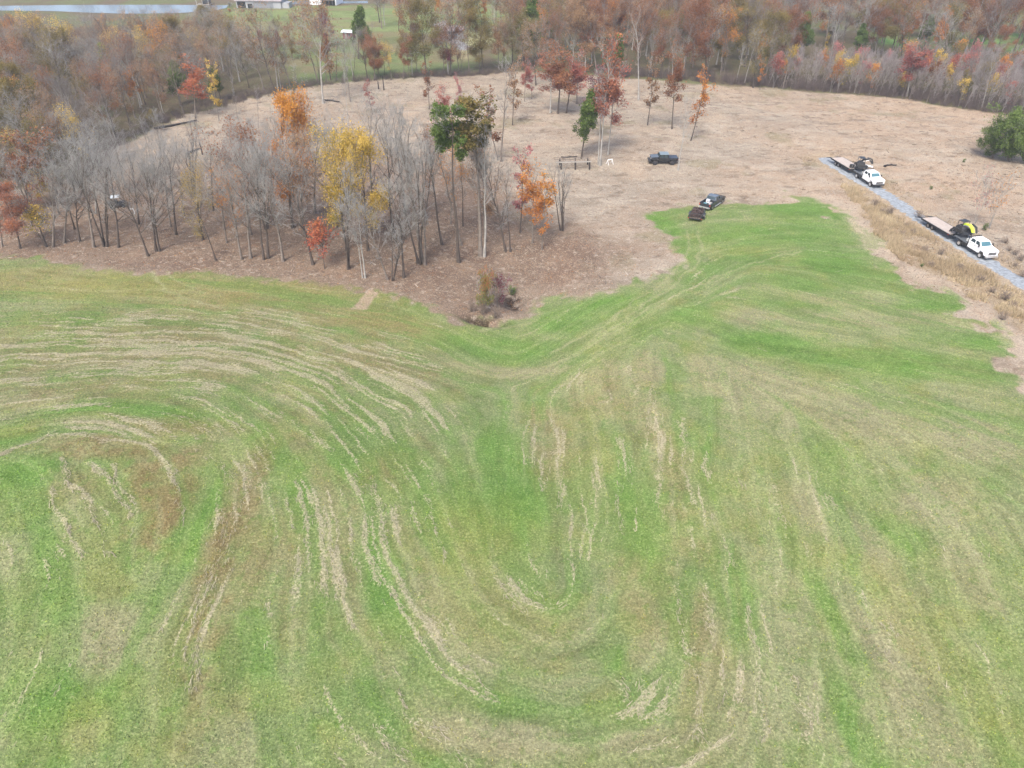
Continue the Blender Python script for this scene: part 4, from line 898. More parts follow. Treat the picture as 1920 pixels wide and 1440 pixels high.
# undergrowth at wood edges: one mass of twigs
def brush(name, pl, n, h0, h1, mat, label_kind='stuff', seed=5, per=16):
    rr = np.random.default_rng(seed); lo, hi = pl.min(0), pl.max(0); pts = []
    while len(pts) < n:
        q = rr.uniform(lo, hi, (n * 3, 2)); q = q[sdf(q[:, 0], q[:, 1], pl) > 0]; pts.extend(q.tolist())
    q = np.array(pts[:n]); z = hgt(q[:, 0], q[:, 1])
    o = np.repeat(np.stack([q[:, 0], q[:, 1], z - .05], -1), per, 0); m = len(o)
    o[:, :2] += rr.normal(0, .35, (m, 2))
    L = rr.uniform(h0, h1, m) * np.repeat(rr.uniform(.6, 1.3, n), per)
    d = nrm(np.stack([rr.normal(0, .35, m), rr.normal(0, .35, m), np.ones(m)], -1))
    p = o[:, None] + d[:, None] * L[:, None, None] * np.array([0, .5, 1])[None, :, None]; p[:, 1:] += rr.normal(0, .07, (m, 2, 3)) * L[:, None, None]
    r = np.tile(np.array([.022, .015, .006]), (m, 1))
    V_, F_ = tubes(p, r, 3)
    p2, r2 = spawn(rr, p, r, 3, .45, 35, 2, .3, .1, 0, .7, .008); V2, F2 = tubes(p2, r2, 3)
    V_, F_ = cat([(V_, F_), (V2, F2)])
    tag(mobj(name, mk_mesh(name, V_, F_, [mat])), kind='stuff')
edge_r = poly([(1160, 146), (1340, 158), (1440, 164), (1560, 174), (1700, 187), (1850, 210), (1960, 228), (1960, 200), (1850, 190), (1700, 172), (1560, 160), (1440, 152), (1340, 148), (1160, 136)])
edge_l = poly([(175, 338), (205, 290), (250, 266), (290, 240), (350, 219), (410, 204), (480, 187), (520, 176), (610, 161), (720, 151), (860, 145), (960, 136), (960, 130), (860, 138), (720, 144), (610, 152), (510, 166), (400, 190), (290, 220), (200, 260), (150, 320)])
M['brush'] = simple('brush', lin(118, 104, 100, 1.9), .9, noise=.3, nscale=.5)
brush('undergrowth', edge_r, 800, .8, 2.8, M['brush'], seed=5)
brush('undergrowth', edge_l, 500, .5, 1.6, M['brush'], seed=6)

# far wood: uncountable, one object made of coarse trees beyond the named ones
def far_wood(pl, spacing, seed, name='far_wood'):
    rr = np.random.default_rng(seed); Vs, Fs, va, o = [], [], [], 0
    Tv, Tf = [], []
    for x, y in scatter(pl, spacing, seed):
        z = float(hgt(x, y)); h = rr.uniform(11, 17); n = 420
        c_ = nrm(rr.normal(size=(n, 3))) * (rr.random((n, 1)) ** .4) * np.array([h * .27, h * .27, h * .36]) + np.array([x, y, z + h * .62])
        a = nrm(rr.normal(size=(n, 3))); b2 = nrm(np.cross(a, rr.normal(size=(n, 3)))); sz = .34
        Vs.append(np.stack([c_ - a * sz, c_ - b2 * sz * .5, c_ + a * sz, c_ + b2 * sz * .5], 1).reshape(-1, 3))
        va.append(np.repeat(np.clip(rr.random() + rr.normal(0, .15, n), 0, 1), 4))
        s_ = np.linspace(0, 1, 4)[:, None]; Tv.append(np.array([x, y, z]) + np.array([rr.normal(0, .8), rr.normal(0, .8), h * .9]) * s_)
    V1 = np.concatenate(Vs); F1 = np.arange(len(V1)).reshape(-1, 4)
    tp = np.array(Tv); V2, F2 = tubes(tp, np.tile(np.array([.25, .2, .14, .05]), (len(tp), 1)), 4)
    me = mk_mesh(name, np.concatenate([V1, V2]), np.concatenate([F1, F2 + len(V1)]), [FM, M['bark']])
    mi = np.zeros(len(F1) + len(F2), np.int32); mi[len(F1):] = 1; me.polygons.foreach_set('material_index', mi)
    fattr(me, 'vary', np.concatenate(va + [np.zeros(len(V2))]))
    tag(mobj(name, me), kind='stuff'); print(name, len(tp))
FM = leafmat('leaf_far', [lin(128, 118, 114), lin(148, 122, 100), lin(150, 135, 95)])
far_wood(np.array([(60, 330), (420, 280), (560, 520), (-20, 560)], float), 10, 21)
far_wood(np.array([(-420, 420), (-60, 390), (60, 420), (40, 640), (-500, 640)], float), 12, 22)
far_wood(np.array([(-330, 160), (-175, 160), (-300, 320), (-420, 320)], float), 10, 23)
far_wood(np.array([(175, 150), (300, 120), (420, 280), (215, 260)], float), 10, 24)

# ------------------------------------------------------------------ ground cover that nobody could count
def tufts(name, n, region, hmin, hmax, mat, filt=None, flat=0.0, wid=.02, seed=1, weight=None, tintfn=None, lean=.5, nb=1):
    rr = np.random.default_rng(seed)
    X0, X1, Y0, Y1 = region
    q = np.stack([rr.uniform(X0, X1, n), Y0 + (Y1 - Y0) * rr.random(n) ** 1.15], -1)
    q = q[np.abs(q[:, 0]) < (q[:, 1] * .80 + 14)]
    if filt is not None: q = q[filt(q[:, 0], q[:, 1], rr)]
    m = len(q); z = sample(Z, q[:, 0], q[:, 1])
    o = np.stack([q[:, 0], q[:, 1], z - .01], -1)
    if nb > 1: o = np.repeat(o, nb, 0); m = len(o); o[:, :2] += rr.normal(0, .05, (m, 2))
    d = nrm(np.stack([rr.normal(0, lean, m), rr.normal(0, lean, m), np.full(m, 1.0 - flat)], -1))
    L = rr.uniform(hmin, hmax, m)[:, None]
    s = nrm(np.cross(d, rr.normal(size=(m, 3)))) * wid * rr.uniform(.6, 1.4, (m, 1))
    if flat > .5: o[:, 2] += .03
    Vt = np.stack([o - s, o + s, o + d * L + s * .35, o + d * L - s * .35], 1).reshape(-1, 3)
    Ft = np.arange(4 * m).reshape(-1, 4)
    me = mk_mesh(name, Vt, Ft, [mat])
    cc = tintfn(o, m, rr); fattr(me, 'tint', np.repeat(np.concatenate([cc, np.ones((m, 1))], 1), 4, 0), 'FLOAT_COLOR')
    print(name, m)
    return tag(mobj(name, me), kind='stuff')
bm_, t, b = nodes('blade'); a_ = t.nodes.new('ShaderNodeAttribute'); a_.attribute_name = 'tint'; t.links.new(a_.outputs['Color'], b.inputs['Base Color']); b.inputs['Roughness'].default_value = .8; b.inputs['Specular IOR Level'].default_value = .2
def tint_grass(o, m, rr):
    c = sample(C, o[:, 0], o[:, 1]).astype(float)
    k = rr.random((m, 1)); c = c * (.6 + .95 * rr.random((m, 1)))
    return np.where(k < .16, c * [1.45, 1.3, 1.35], np.where(k > .86, c * [1.3, 1.25, .6], np.where(k > .7, c * [.7, .95, .75], c)))
fl = lambda x, y, rr: sample(fieldm, x, y) > .5
tufts('grass', 520000, (-75, 85, 17, 115), .05, .16, bm_, fl, 0, .03, 1, tintfn=tint_grass, lean=.7)
q4 = np.concatenate(straw_pts); q4 = q4[sample(fieldm, q4[:, 0], q4[:, 1]) > .5]; m = len(q4)
an = np.arctan2(q4[:, 3], q4[:, 2]) + rng.normal(0, .25, m); Ls_ = rng.uniform(.2, .6, m)[:, None]; el_ = np.abs(rng.normal(0, .18, m))
d3 = np.stack([np.cos(an), np.sin(an), el_], -1); s3 = np.stack([-np.sin(an), np.cos(an), rng.normal(0, .18, m)], -1) * rng.uniform(.008, .028, (m, 1))
o3 = np.stack([q4[:, 0], q4[:, 1], sample(Z, q4[:, 0], q4[:, 1]) + rng.uniform(.03, .1, m)], -1)
me = mk_mesh('straw', np.stack([o3 - s3, o3 + s3, o3 + d3 * Ls_ + s3 * .4, o3 + d3 * Ls_ - s3 * .4], 1).reshape(-1, 3), np.arange(4 * m).reshape(-1, 4), [bm_])
fattr(me, 'tint', np.repeat(np.concatenate([lin(204, 194, 162, 2.0) * rng.uniform(.65, 1.15, (m, 1)), np.ones((m, 1))], 1), 4, 0), 'FLOAT_COLOR'); print('straw', m)
tag(mobj('straw', me), kind='stuff')
lf_ = lambda x, y, rr: (sample(clear, x, y) > .5) & (sample(fieldm, x, y) < .4) & (rr.random(len(x)) < np.where(sample(lt, x, y) > .4, 1, .5))
def tint_leaf(o, m, rr):
    pal = np.array([lin(205, 182, 155), lin(185, 130, 90), lin(120, 92, 76), lin(215, 198, 175), lin(170, 148, 130), lin(205, 150, 90)])
    return pal[rr.integers(0, 6, m)]
tufts('fallen_leaves', 150000, (-110, 130, 72, 200), .06, .16, bm_, lf_, .7, .05, 3, tintfn=tint_leaf, lean=.9)
cf = lambda x, y, rr: (sample(clear, x, y) > .8) & (sample(fieldm, x, y) < .2) & (sample(dr, x, y) > 2.5) & (fbm(x, y, 6, 3, 55) + .15 * rr.random(len(x)) > .54)
def tint_stick(o, m, rr):
    pal = np.array([lin(110, 96, 86), lin(95, 82, 74), lin(140, 122, 106), lin(222, 212, 196), lin(205, 190, 168)]); return pal[rr.integers(0, 5, m)]
tufts('debris', 17000, (-110, 135, 75, 215), .3, 1.1, bm_, cf, .85, .04, 9, tintfn=tint_stick, lean=1.2)
vf = lambda x, y, rr: (sample(vm, x, y) > .5) & (fbm(x, y, 2.6, 3, 77) > .46 + .12 * rr.random(len(x))) & (sample(dr, x, y) > 2.0 + .8 * rr.random(len(x)))
def tint_dry(o, m, rr):
    g = fbm(o[:, 0], o[:, 1], 4, 2, 33)[:, None]
    return (lin(212, 194, 158, 1.6) * (1 - g) + lin(176, 154, 124, 1.8) * g) * (.7 + .6 * rr.random((m, 1)))
tufts('dry_grass', 130000, (40, 115, 75, 145), .35, .85, bm_, vf, 0, .02, 4, tintfn=tint_dry, lean=.35, nb=4)
vf2 = lambda x, y, rr: (sample(dr, x, y) > 1.9) & (sample(dr, x, y) < 5.0) & (sample(fieldm, x, y) < .3) & (fbm(x, y, 3.5, 2, 78) > .55)
tufts('dry_grass', 60000, (40, 125, 75, 165), .2, .6, bm_, vf2, 0, .02, 5, tintfn=lambda o, m, rr: tint_dry(o, m, rr) * [.85, .85, .9], lean=.4, nb=3)

# ------------------------------------------------------------------ water and far buildings
wm, t, b = nodes('pond_water'); b.inputs['Base Color'].default_value = list(lin(120, 128, 130)) + [1]; b.inputs['Roughness'].default_value = .12; b.inputs['Specular IOR Level'].default_value = .9
def flat_poly(name, pl, z, mat):
    bm = bmesh.new(); vs = [bm.verts.new((p[0], p[1], z)) for p in pl]; bm.faces.new(vs); me = bpy.data.meshes.new(name); bm.to_mesh(me); bm.free(); me.materials.append(mat)
    return tag(mobj(name, me), kind='structure')
pw = poly([(-300, 12), (10, 11), (120, 9.5), (300, 9), (428, 10), (424, 15), (400, 21), (330, 25), (240, 26), (170, 24), (100, 21), (10, 20), (-300, 22)])
zmax = float(hgt(pw[:, 0], pw[:, 1]).max()); flat_poly('pond', pw, .05, wm)
pw2 = poly([(528, 3), (620, 2), (690, 2), (690, 6), (620, 7), (560, 8), (528, 9)]); flat_poly('pond', pw2, .05, wm)

def bx(bm, x0, x1, y0, y1, z0, z1):
    vs = [bm.verts.new(v) for v in ((x0, y0, z0), (x1, y0, z0), (x1, y1, z0), (x0, y1, z0), (x0, y0, z1), (x1, y0, z1), (x1, y1, z1), (x0, y1, z1))]
    for f in ((0, 3, 2, 1), (4, 5, 6, 7), (0, 1, 5, 4), (1, 2, 6, 5), (2, 3, 7, 6), (3, 0, 4, 7)): bm.faces.new([vs[i] for i in f])
    return vs
def hexa(bm, p):
    vs = [bm.verts.new(v) for v in p]
    for f in ((0, 3, 2, 1), (4, 5, 6, 7), (0, 1, 5, 4), (1, 2, 6, 5), (2, 3, 7, 6), (3, 0, 4, 7)): bm.faces.new([vs[i] for i in f])
def prism(bm, prof, y0, y1):
    """profile in x,z extruded along y"""
    a = [bm.verts.new((x, y0, z)) for x, z in prof]; c_ = [bm.verts.new((x, y1, z)) for x, z in prof]; n = len(prof)
    bm.faces.new(a[::-1]) ; bm.faces.new(c_)
    for i in range(n): bm.faces.new([a[i], a[(i + 1) % n], c_[(i + 1) % n], c_[i]])
def cyl(bm, c_, r, h, ax='y', n=20, r2=None):
    r2 = r if r2 is None else r2; A, B_ = [], []
    for i in range(n):
        t_ = 2 * math.pi * i / n; a, b2 = math.cos(t_), math.sin(t_)
        if ax == 'y': A.append(bm.verts.new((c_[0] + r * a, c_[1] - h / 2, c_[2] + r * b2))); B_.append(bm.verts.new((c_[0] + r2 * a, c_[1] + h / 2, c_[2] + r2 * b2)))
        elif ax == 'z': A.append(bm.verts.new((c_[0] + r * a, c_[1] + r * b2, c_[2]))); B_.append(bm.verts.new((c_[0] + r2 * a, c_[1] + r2 * b2, c_[2] + h)))
        else: A.append(bm.verts.new((c_[0] - h / 2, c_[1] + r * a, c_[2] + r * b2))); B_.append(bm.verts.new((c_[0] + h / 2, c_[1] + r2 * a, c_[2] + r2 * b2)))
    bm.faces.new(A[::-1]); bm.faces.new(B_)
    for i in range(n): bm.faces.new([A[i], A[(i + 1) % n], B_[(i + 1) % n], B_[i]])
def rod(bm, p, q, r, n=6):
    p = Vector(p); q = Vector(q); d = (q - p).normalized(); a = d.orthogonal().normalized(); b2 = d.cross(a)
    A = [bm.verts.new(p + (a * math.cos(i * 2 * math.pi / n) + b2 * math.sin(i * 2 * math.pi / n)) * r) for i in range(n)]
    B_ = [bm.verts.new(q + (a * math.cos(i * 2 * math.pi / n) + b2 * math.sin(i * 2 * math.pi / n)) * r) for i in range(n)]
    bm.faces.new(A[::-1]); bm.faces.new(B_)
    for i in range(n): bm.faces.new([A[i], A[(i + 1) % n], B_[(i + 1) % n], B_[i]])
def part(name, mat, parent, fn, bev=0.0, smooth=False):
    bm = bmesh.new(); fn(bm)
    if bev: bmesh.ops.bevel(bm, geom=[e for e in bm.edges if len(e.link_faces) == 2 and e.calc_face_angle(0) > .5], offset=bev, segments=2, affect='EDGES', profile=.7)
    bmesh.ops.recalc_face_normals(bm, faces=bm.faces)
    me = bpy.data.meshes.new(name); bm.to_mesh(me); bm.free(); me.materials.append(mat)
    if smooth:
        for p_ in me.polygons: p_.use_smooth = True
        me.set_sharp_from_angle(angle=R(35))
    return mobj(name, me, parent)
mp = {
 'white': simple('white_paint', (.74, .75, .76), .25, spec=.6), 'black': simple('black_paint', (.015, .018, .022), .18, spec=.7), 'grey': simple('grey_paint', (.026, .03, .036), .22, spec=.7),
 'rubber': simple('rubber', (.02, .02, .02), .8), 'rim': simple('rim', (.3, .3, .31), .35, .8), 'darkrim': simple('dark_rim', (.06, .06, .07), .35, .6), 'chrome': simple('chrome', (.62, .62, .62), .35, .7), 'plastic': simple('black_plastic', (.03, .03, .032), .6),
 'glass': simple('window_glass', (.02, .035, .04), .06, spec=.9), 'glassb': simple('windscreen_glass', (.05, .12, .14), .05, spec=1.0), 'bedgrey': simple('bed_grey', (.085, .095, .105), .5), 'top': simple('sky_sheen_top', (.14, .18, .2), .3, spec=.7), 'cab': simple('sky_sheen_grey', (.075, .088, .1), .22, spec=.7), 'offwhite': simple('offwhite_plastic', (.5, .52, .55), .5), 'deck': simple('deck_boards', lin(208, 194, 182, 1.9), .8, noise=.12, nscale=2), 'frame': simple('steel_frame', (.03, .032, .035), .5, .2),  # top and cab colours lightened, painting in the sky reflected on roofs and hood
 'neon': simple('neon_paint', (.55, .72, .06), .35), 'red': simple('red_lamp', (.35, .02, .02), .3), 'headlamp': simple('headlamp', (.6, .62, .65), .1), 'tank': simple('pale_plastic', (.6, .6, .55), .5),
 'roof': simple('metal_roof', lin(190, 178, 180), .5, noise=.06, nscale=.5), 'roofw': simple('white_roof', (.6, .66, .7), .4), 'siding': simple('metal_siding', lin(196, 200, 204), .6), 'slat': simple('grey_slats', lin(130, 138, 146), .7), 'redwall': simple('red_wall', lin(165, 75, 78), .8), 'woodgrey': simple('weathered_wood', lin(140, 128, 116), .9, noise=.25, nscale=2), 'wooddark': simple('dark_wood', lin(70, 62, 60), .9, noise=.2, nscale=3), 'pale': simple('pale_board', lin(205, 200, 190), .8), 'teal': simple('teal_tarp', (.08, .22, .26), .6), 'rust': simple('rusty_scrap', lin(92, 74, 70), .9, noise=.3, nscale=4), 'greenw': simple('green_wall', lin(120, 135, 125), .8)}

def wheels(root, spots, r=.4, w=.28, rim='rim'):
    for x, y in spots:
        s = 1 if y > 0 else -1
        t_ = part('wheel', mp['rubber'], root, lambda bm: cyl(bm, (x, y, r), r, w, n=24), .04, True)
        part('rim', mp[rim], t_, lambda bm: cyl(bm, (x, y + s * (w / 2 + .004), r), r * .58, .03, n=18, r2=r * .5 if s > 0 else r * .58), 0, True)
def cabin(root, x0, x1, X0, X1, w0, w1, z0, z1, paint, front='glassb', side_split=(.08, .47, .55, .93), back=True):
    """x0..x1 base rear/front, X0..X1 roof rear/front"""
    part('cab', paint, root, lambda bm: hexa(bm, [(x0, -w0, z0), (x1, -w0, z0), (x1, w0, z0), (x0, w0, z0), (X0, -w1, z1), (X1, -w1, z1), (X1, w1, z1), (X0, w1, z1)]), .07, True)
    def pane(corners, u0, u1, v0, v1, nm, mt):
        a, b_, c_, d = [Vector(v) for v in corners]
        f = lambda u, v: (a * (1 - u) + b_ * u) * (1 - v) + (d * (1 - u) + c_ * u) * v
        nn = (b_ - a).cross(d - a).normalized() * .012
        q = [f(u0, v0), f(u1, v0), f(u1, v1), f(u0, v1)]
        part(nm, mt, root, lambda bm: hexa(bm, [v - nn for v in q] + [v + nn for v in q]))
    pane([(x1, -w0, z0), (x1, w0, z0), (X1, w1, z1), (X1, -w1, z1)], .06, .94, .12, .9, 'windscreen', mp[front])
    if back: pane([(x0, w0, z0), (x0, -w0, z0), (X0, -w1, z1), (X0, w1, z1)], .08, .92, .2, .86, 'rear_window', mp['glass'])
    for s in (-1, 1):
        cs = [(x0, s * w0, z0), (x1, s * w0, z0), (X1, s * w1, z1), (X0, s * w1, z1)]
        if s > 0: cs = [cs[1], cs[0], cs[3], cs[2]]
        a, b2, c2, d2 = side_split
        for u0, u1 in ((a, b2), (c2, d2)):
            if s > 0: u0, u1 = 1 - u1, 1 - u0
            pane(cs, u0, u1, .12, .84, 'side_window', mp['glass'])
def mirrors(root, x, y, z, mat='plastic'):
    for s in (-1, 1): part('mirror', mp[mat], root, lambda bm: (bx(bm, x - .06, x + .06, s * (y + .18) - .1, s * (y + .18) + .1, z, z + .3), rod(bm, (x, s * y * .92, z + .1), (x, s * (y + .1), z + .1), .03)), .02)
def orient(pr, pf):
    a = P1(*pr); b_ = P1(*pf); d = b_ - a; return (a + b_) / 2, math.atan2(d.y, d.x), d.length

def place(root, c_, yaw, extra=0.0):
    # sit on the slope
    d = 1.5; z = lambda x, y: float(hgt(x, y))
    ux, uy = math.cos(yaw), math.sin(yaw)
    p = math.atan2(z(c_.x + ux * d, c_.y + uy * d) - z(c_.x - ux * d, c_.y - uy * d), 2 * d)
    rl = math.atan2(z(c_.x - uy * d, c_.y + ux * d) - z(c_.x + uy * d, c_.y - ux * d), 2 * d)
    root.matrix_basis = Matrix.Translation((c_.x, c_.y, z(c_.x, c_.y) + extra)) @ Matrix.Rotation(yaw, 4, 'Z') @ Matrix.Rotation(-p, 4, 'Y') @ Matrix.Rotation(rl, 4, 'X')

# black off-road pickup
def offroad():
    r = thing('pickup_truck', 'black off-road pickup parked side-on in the clearing behind a bare trunk', 'pickup truck')
    part('chassis', mp['plastic'], r, lambda bm: (bx(bm, -2.6, 2.5, -.55, .55, .5, .75),))
    part('body', mp['black'], r, lambda bm: prism(bm, [(-2.75, .85), (-2.1, .85), (-1.95, 1.1), (-1.3, 1.1), (-1.1, .72), (1.0, .72), (1.2, 1.1), (2.0, 1.1), (2.15, .9), (2.45, .9), (2.45, 1.4), (.95, 1.5), (.85, 1.32), (-.95, 1.32), (-.95, 1.25), (-2.75, 1.25)], -.86, .86), .05, True)
    part('hood', mp['cab'], r, lambda bm: prism(bm, [(.98, 1.3), (2.4, 1.3), (2.38, 1.43), (.98, 1.53)], -.72, .72), .05, True)
    cabin(r, -.95, 1.02, -.9, .72, .84, .74, 1.3, 1.95, mp['black'], front='glass')
    part('hard_top', mp['top'], r, lambda bm: bx(bm, -.96, .74, -.76, .76, 1.93, 2.0), .03, True)
    part('bed_cover', mp['grey'], r, lambda bm: bx(bm, -2.72, -1.0, -.8, .8, 1.262, 1.33), .02)
    for s in (-1, 1):
        for x in (-1.7, 1.62): part('fender', mp['plastic'], r, lambda bm: prism(bm, [(x - .62, .95), (x - .52, 1.12), (x - .3, 1.22), (x + .3, 1.22), (x + .52, 1.12), (x + .62, .95), (x + .5, 1.0), (x + .28, 1.13), (x - .28, 1.13), (x - .5, 1.0)], s * .84, s * 1.02))
        part('headlight', mp['headlamp'], r, lambda bm: cyl(bm, (2.46, s * .55, 1.2), .12, .05, 'x', 16))
        part('tail_light', mp['red'], r, lambda bm: bx(bm, -2.78, -2.74, s * .74 - .08, s * .74 + .08, .98, 1.2))
    part('front_bumper', mp['plastic'], r, lambda bm: bx(bm, 2.48, 2.78, -.85, .85, .62, .84), .04)
    part('rear_bumper', mp['plastic'], r, lambda bm: bx(bm, -3.0, -2.78, -.8, .8, .6, .82), .04)
    part('grille', mp['plastic'], r, lambda bm: [bx(bm, 2.452, 2.48, y - .03, y + .03, 1.02, 1.34) for y in (-.32, -.2, -.08, .04, .16, .28)])
    mirrors(r, .8, .84, 1.35)
    wheels(r, [(-1.7, -.84), (-1.7, .84), (1.62, -.84), (1.62, .84)], .48, .32, 'darkrim')
    return r
c_, yaw, L_ = orient((1266, 306), (1217, 306)); print('offroad', L_)
o = offroad(); place(o, c_, yaw)
# dark grey pickup
def pickup():
    r = thing('pickup_truck', 'dark grey pickup with an open bed of white boxes, hitched to a small trailer', 'pickup truck')
    part('body', mp['grey'], r, lambda bm: prism(bm, [(-2.85, .5), (-2.3, .5), (-2.2, .78), (-1.95, .92), (-1.6, .92), (-1.35, .78), (-1.25, .45), (1.35, .45), (1.45, .78), (1.7, .92), (2.05, .92), (2.3, .78), (2.4, .5), (2.85, .55), (2.88, .95), (2.6, 1.12), (1.15, 1.22), (-.75, 1.22), (-.75, .72), (-2.85, .72)], -.98, .98), .05, True)
    for s in (-1, 1): part('bed_side', mp['grey'], r, lambda bm: bx(bm, -2.85, -.77, s * .94 - .045, s * .94 + .045, .724, 1.22), .02, True)
    part('tailgate', mp['grey'], r, lambda bm: bx(bm, -2.92, -2.855, -.96, .96, .7, 1.22), .02, True)
    part('bed_liner', mp['plastic'], r, lambda bm: bx(bm, -2.84, -.78, -.89, .89, .722, .75))
    cabin(r, -.75, 1.3, -.5, .62, .93, .76, 1.2, 1.8, mp['cab'], front='glass')
    for s in (-1, 1):
        part('running_board', mp['chrome'], r, lambda bm: bx(bm, -1.1, 1.2, s * 1.04 - .07, s * 1.04 + .07, .36, .42), .01)
        part('headlight', mp['headlamp'], r, lambda bm: bx(bm, 2.84, 2.9, s * .74 - .18, s * .74 + .18, .78, .93))
        part('tail_light', mp['red'], r, lambda bm: bx(bm, -2.93, -2.85, s * .91 - .06, s * .91 + .06, .86, 1.12))
    part('rear_bumper', mp['chrome'], r, lambda bm: bx(bm, -3.1, -2.93, -.95, .95, .48, .68), .03, True)
    part('front_bumper', mp['chrome'], r, lambda bm: bx(bm, 2.86, 3.02, -.95, .95, .45, .68), .03, True)
    mirrors(r, 1.0, .95, 1.2)
    wheels(r, [(-1.78, -.86), (-1.78, .86), (1.87, -.86), (1.87, .86)], .4, .26)
    return r
c_, yaw, L_ = orient((1319, 395), (1350, 375)); print('pickup', L_, math.degrees(yaw))
yaw_p = yaw; cpk = c_
o = pickup(); place(o, c_, yaw); bpy.context.view_layer.update(); PM = o.matrix_world.copy()
def on(root, mat4, x, y, z, rz=0.0): root.matrix_basis = mat4 @ Matrix.Translation((x, y, z)) @ Matrix.Rotation(rz, 4, 'Z')
q = thing('box', 'white upright box in the bed of the dark grey pickup, nearest the cab', 'box'); part('case', mp['offwhite'], q, lambda bm: bx(bm, -.2, .2, -.28, .28, 0, .6), .03); part('handle', mp['plastic'], q, lambda bm: bx(bm, -.22, -.202, -.1, .1, .3, .45)); on(q, PM, -1.2, .25, .755, .1)
q = thing('box', 'low white box along the right side of the pickup bed', 'box'); part('case', mp['offwhite'], q, lambda bm: bx(bm, -.35, .35, -.16, .16, 0, .3), .03); part('lid', mp['pale'], q, lambda bm: bx(bm, -.36, .36, -.17, .17, .302, .34), .01); on(q, PM, -1.7, -.45, .755, .05)
q = thing('tarp', 'crumpled teal tarp in the pickup bed behind the boxes', 'tarp')
def lump(bm, rx, ry, h, n=12, seed=1):
    rr = random.Random(seed); g = [[bm.verts.new((rx * (2 * i / n - 1), ry * (2 * j / n - 1), h * max(0, 1 - (2 * i / n - 1) ** 2) * max(0, 1 - (2 * j / n - 1) ** 2) * rr.uniform(.6, 1.3))) for j in range(n + 1)] for i in range(n + 1)]
    for i in range(n):
        for j in range(n): bm.faces.new([g[i][j], g[i + 1][j], g[i + 1][j + 1], g[i][j + 1]])
    v = [bm.verts.new((x, y, -.02)) for x, y in ((-rx, -ry), (rx, -ry), (rx, ry), (-rx, ry))]; bm.faces.new(v[::-1])
part('sheet', mp['teal'], q, lambda bm: lump(bm, .45, .4, .3)); on(q, PM, -2.2, .3, .78)
# small loaded trailer
def small_trailer():
    r = thing('utility_trailer', 'small black trailer heaped with scrap behind the dark grey pickup', 'trailer')
    part('bed', mp['woodgrey'], r, lambda bm: bx(bm, -1.5, 1.5, -.8, .8, .55, .62))
    part('frame', mp['frame'], r, lambda bm: ([bx(bm, -1.55, 1.55, s * .84 - .04, s * .84 + .04, .5, .66) for s in (-1, 1)], [bx(bm, x - .04, x + .04, -.79, .79, .44, .548) for x in (-1.4, 0, 1.4)]))
    part('rail', mp['frame'], r, lambda bm: ([bx(bm, -1.55, 1.55, s * .84 - .025, s * .84 + .025, .98, 1.03) for s in (-1, 1)], [bx(bm, x - .025, x + .025, s * .84 - .024, s * .84 + .024, .662, .978) for x in (-1.5, -.75, 0, .75, 1.5) for s in (-1, 1)], bx(bm, 1.52, 1.57, -.81, .81, .98, 1.03)))
    part('ramp_gate', mp['frame'], r, lambda bm: ([bx(bm, -1.66, -1.6, y - .02, y + .02, .5, 1.25) for y in (-.8, -.4, 0, .4, .8)], bx(bm, -1.66, -1.6, -.78, .78, 1.25, 1.3), bx(bm, -1.66, -1.6, -.78, .78, .46, .5)))
    part('drawbar', mp['frame'], r, lambda bm: (rod(bm, (1.5, .7, .5), (2.7, 0, .48), .05), rod(bm, (1.5, -.7, .5), (2.7, 0, .48), .05), rod(bm, (2.6, 0, .48), (2.95, 0, .5), .05)))
    for s in (-1, 1):
        part('fender', mp['frame'], r, lambda bm: prism(bm, [(-.5, .62), (-.4, .8), (.4, .8), (.5, .62), (.44, .62), (.36, .75), (-.36, .75), (-.44, .62)], s * .9, s * 1.14))
        part('tail_light', mp['red'], r, lambda bm: bx(bm, -1.6, -1.56, s * .9 - .06, s * .9 + .06, .5, .6))
    wheels(r, [(0, -1.02), (0, 1.02)], .33, .2)
    return r
c2, yaw2, L_ = orient((1300, 420), (1312, 399)); print('trailer', L_, math.degrees(yaw2))
tr_ = small_trailer(); place(tr_, c2, yaw2); tr_.matrix_basis = tr_.matrix_basis @ Matrix.Scale(1.15, 4); bpy.context.view_layer.update(); TM = tr_.matrix_world.copy()
def scrap(bm):
    rr = random.Random(4)
    for i in range(150):
        x = rr.uniform(-1.35, 1.35); y = rr.uniform(-.68, .68); h = .63 + rr.random() * .95 * (1 - (x / 1.6) ** 2) * (1 - (y / .95) ** 2); a = rr.uniform(0, 3.14); L = rr.uniform(.15, .55); e = rr.uniform(-.4, .4)
        d = Vector((math.cos(a) * math.cos(e), math.sin(a) * math.cos(e), math.sin(e))) * L
        p = Vector((x, y, h)); p1 = p - d; p2 = p + d
        for v in (p1, p2): v.x = max(-1.45, min(1.45, v.x)); v.y = max(-.76, min(.76, v.y)); v.z = max(.66, v.z)
        if (p2 - p1).length > .05: rod(bm, p1, p2, rr.uniform(.03, .1), 5)
q = part('scrap_heap', mp['rust'], None, scrap); q.matrix_basis = TM.copy(); tag(q, 'heap of brown scrap wood and metal loaded on the small trailer', 'scrap heap')

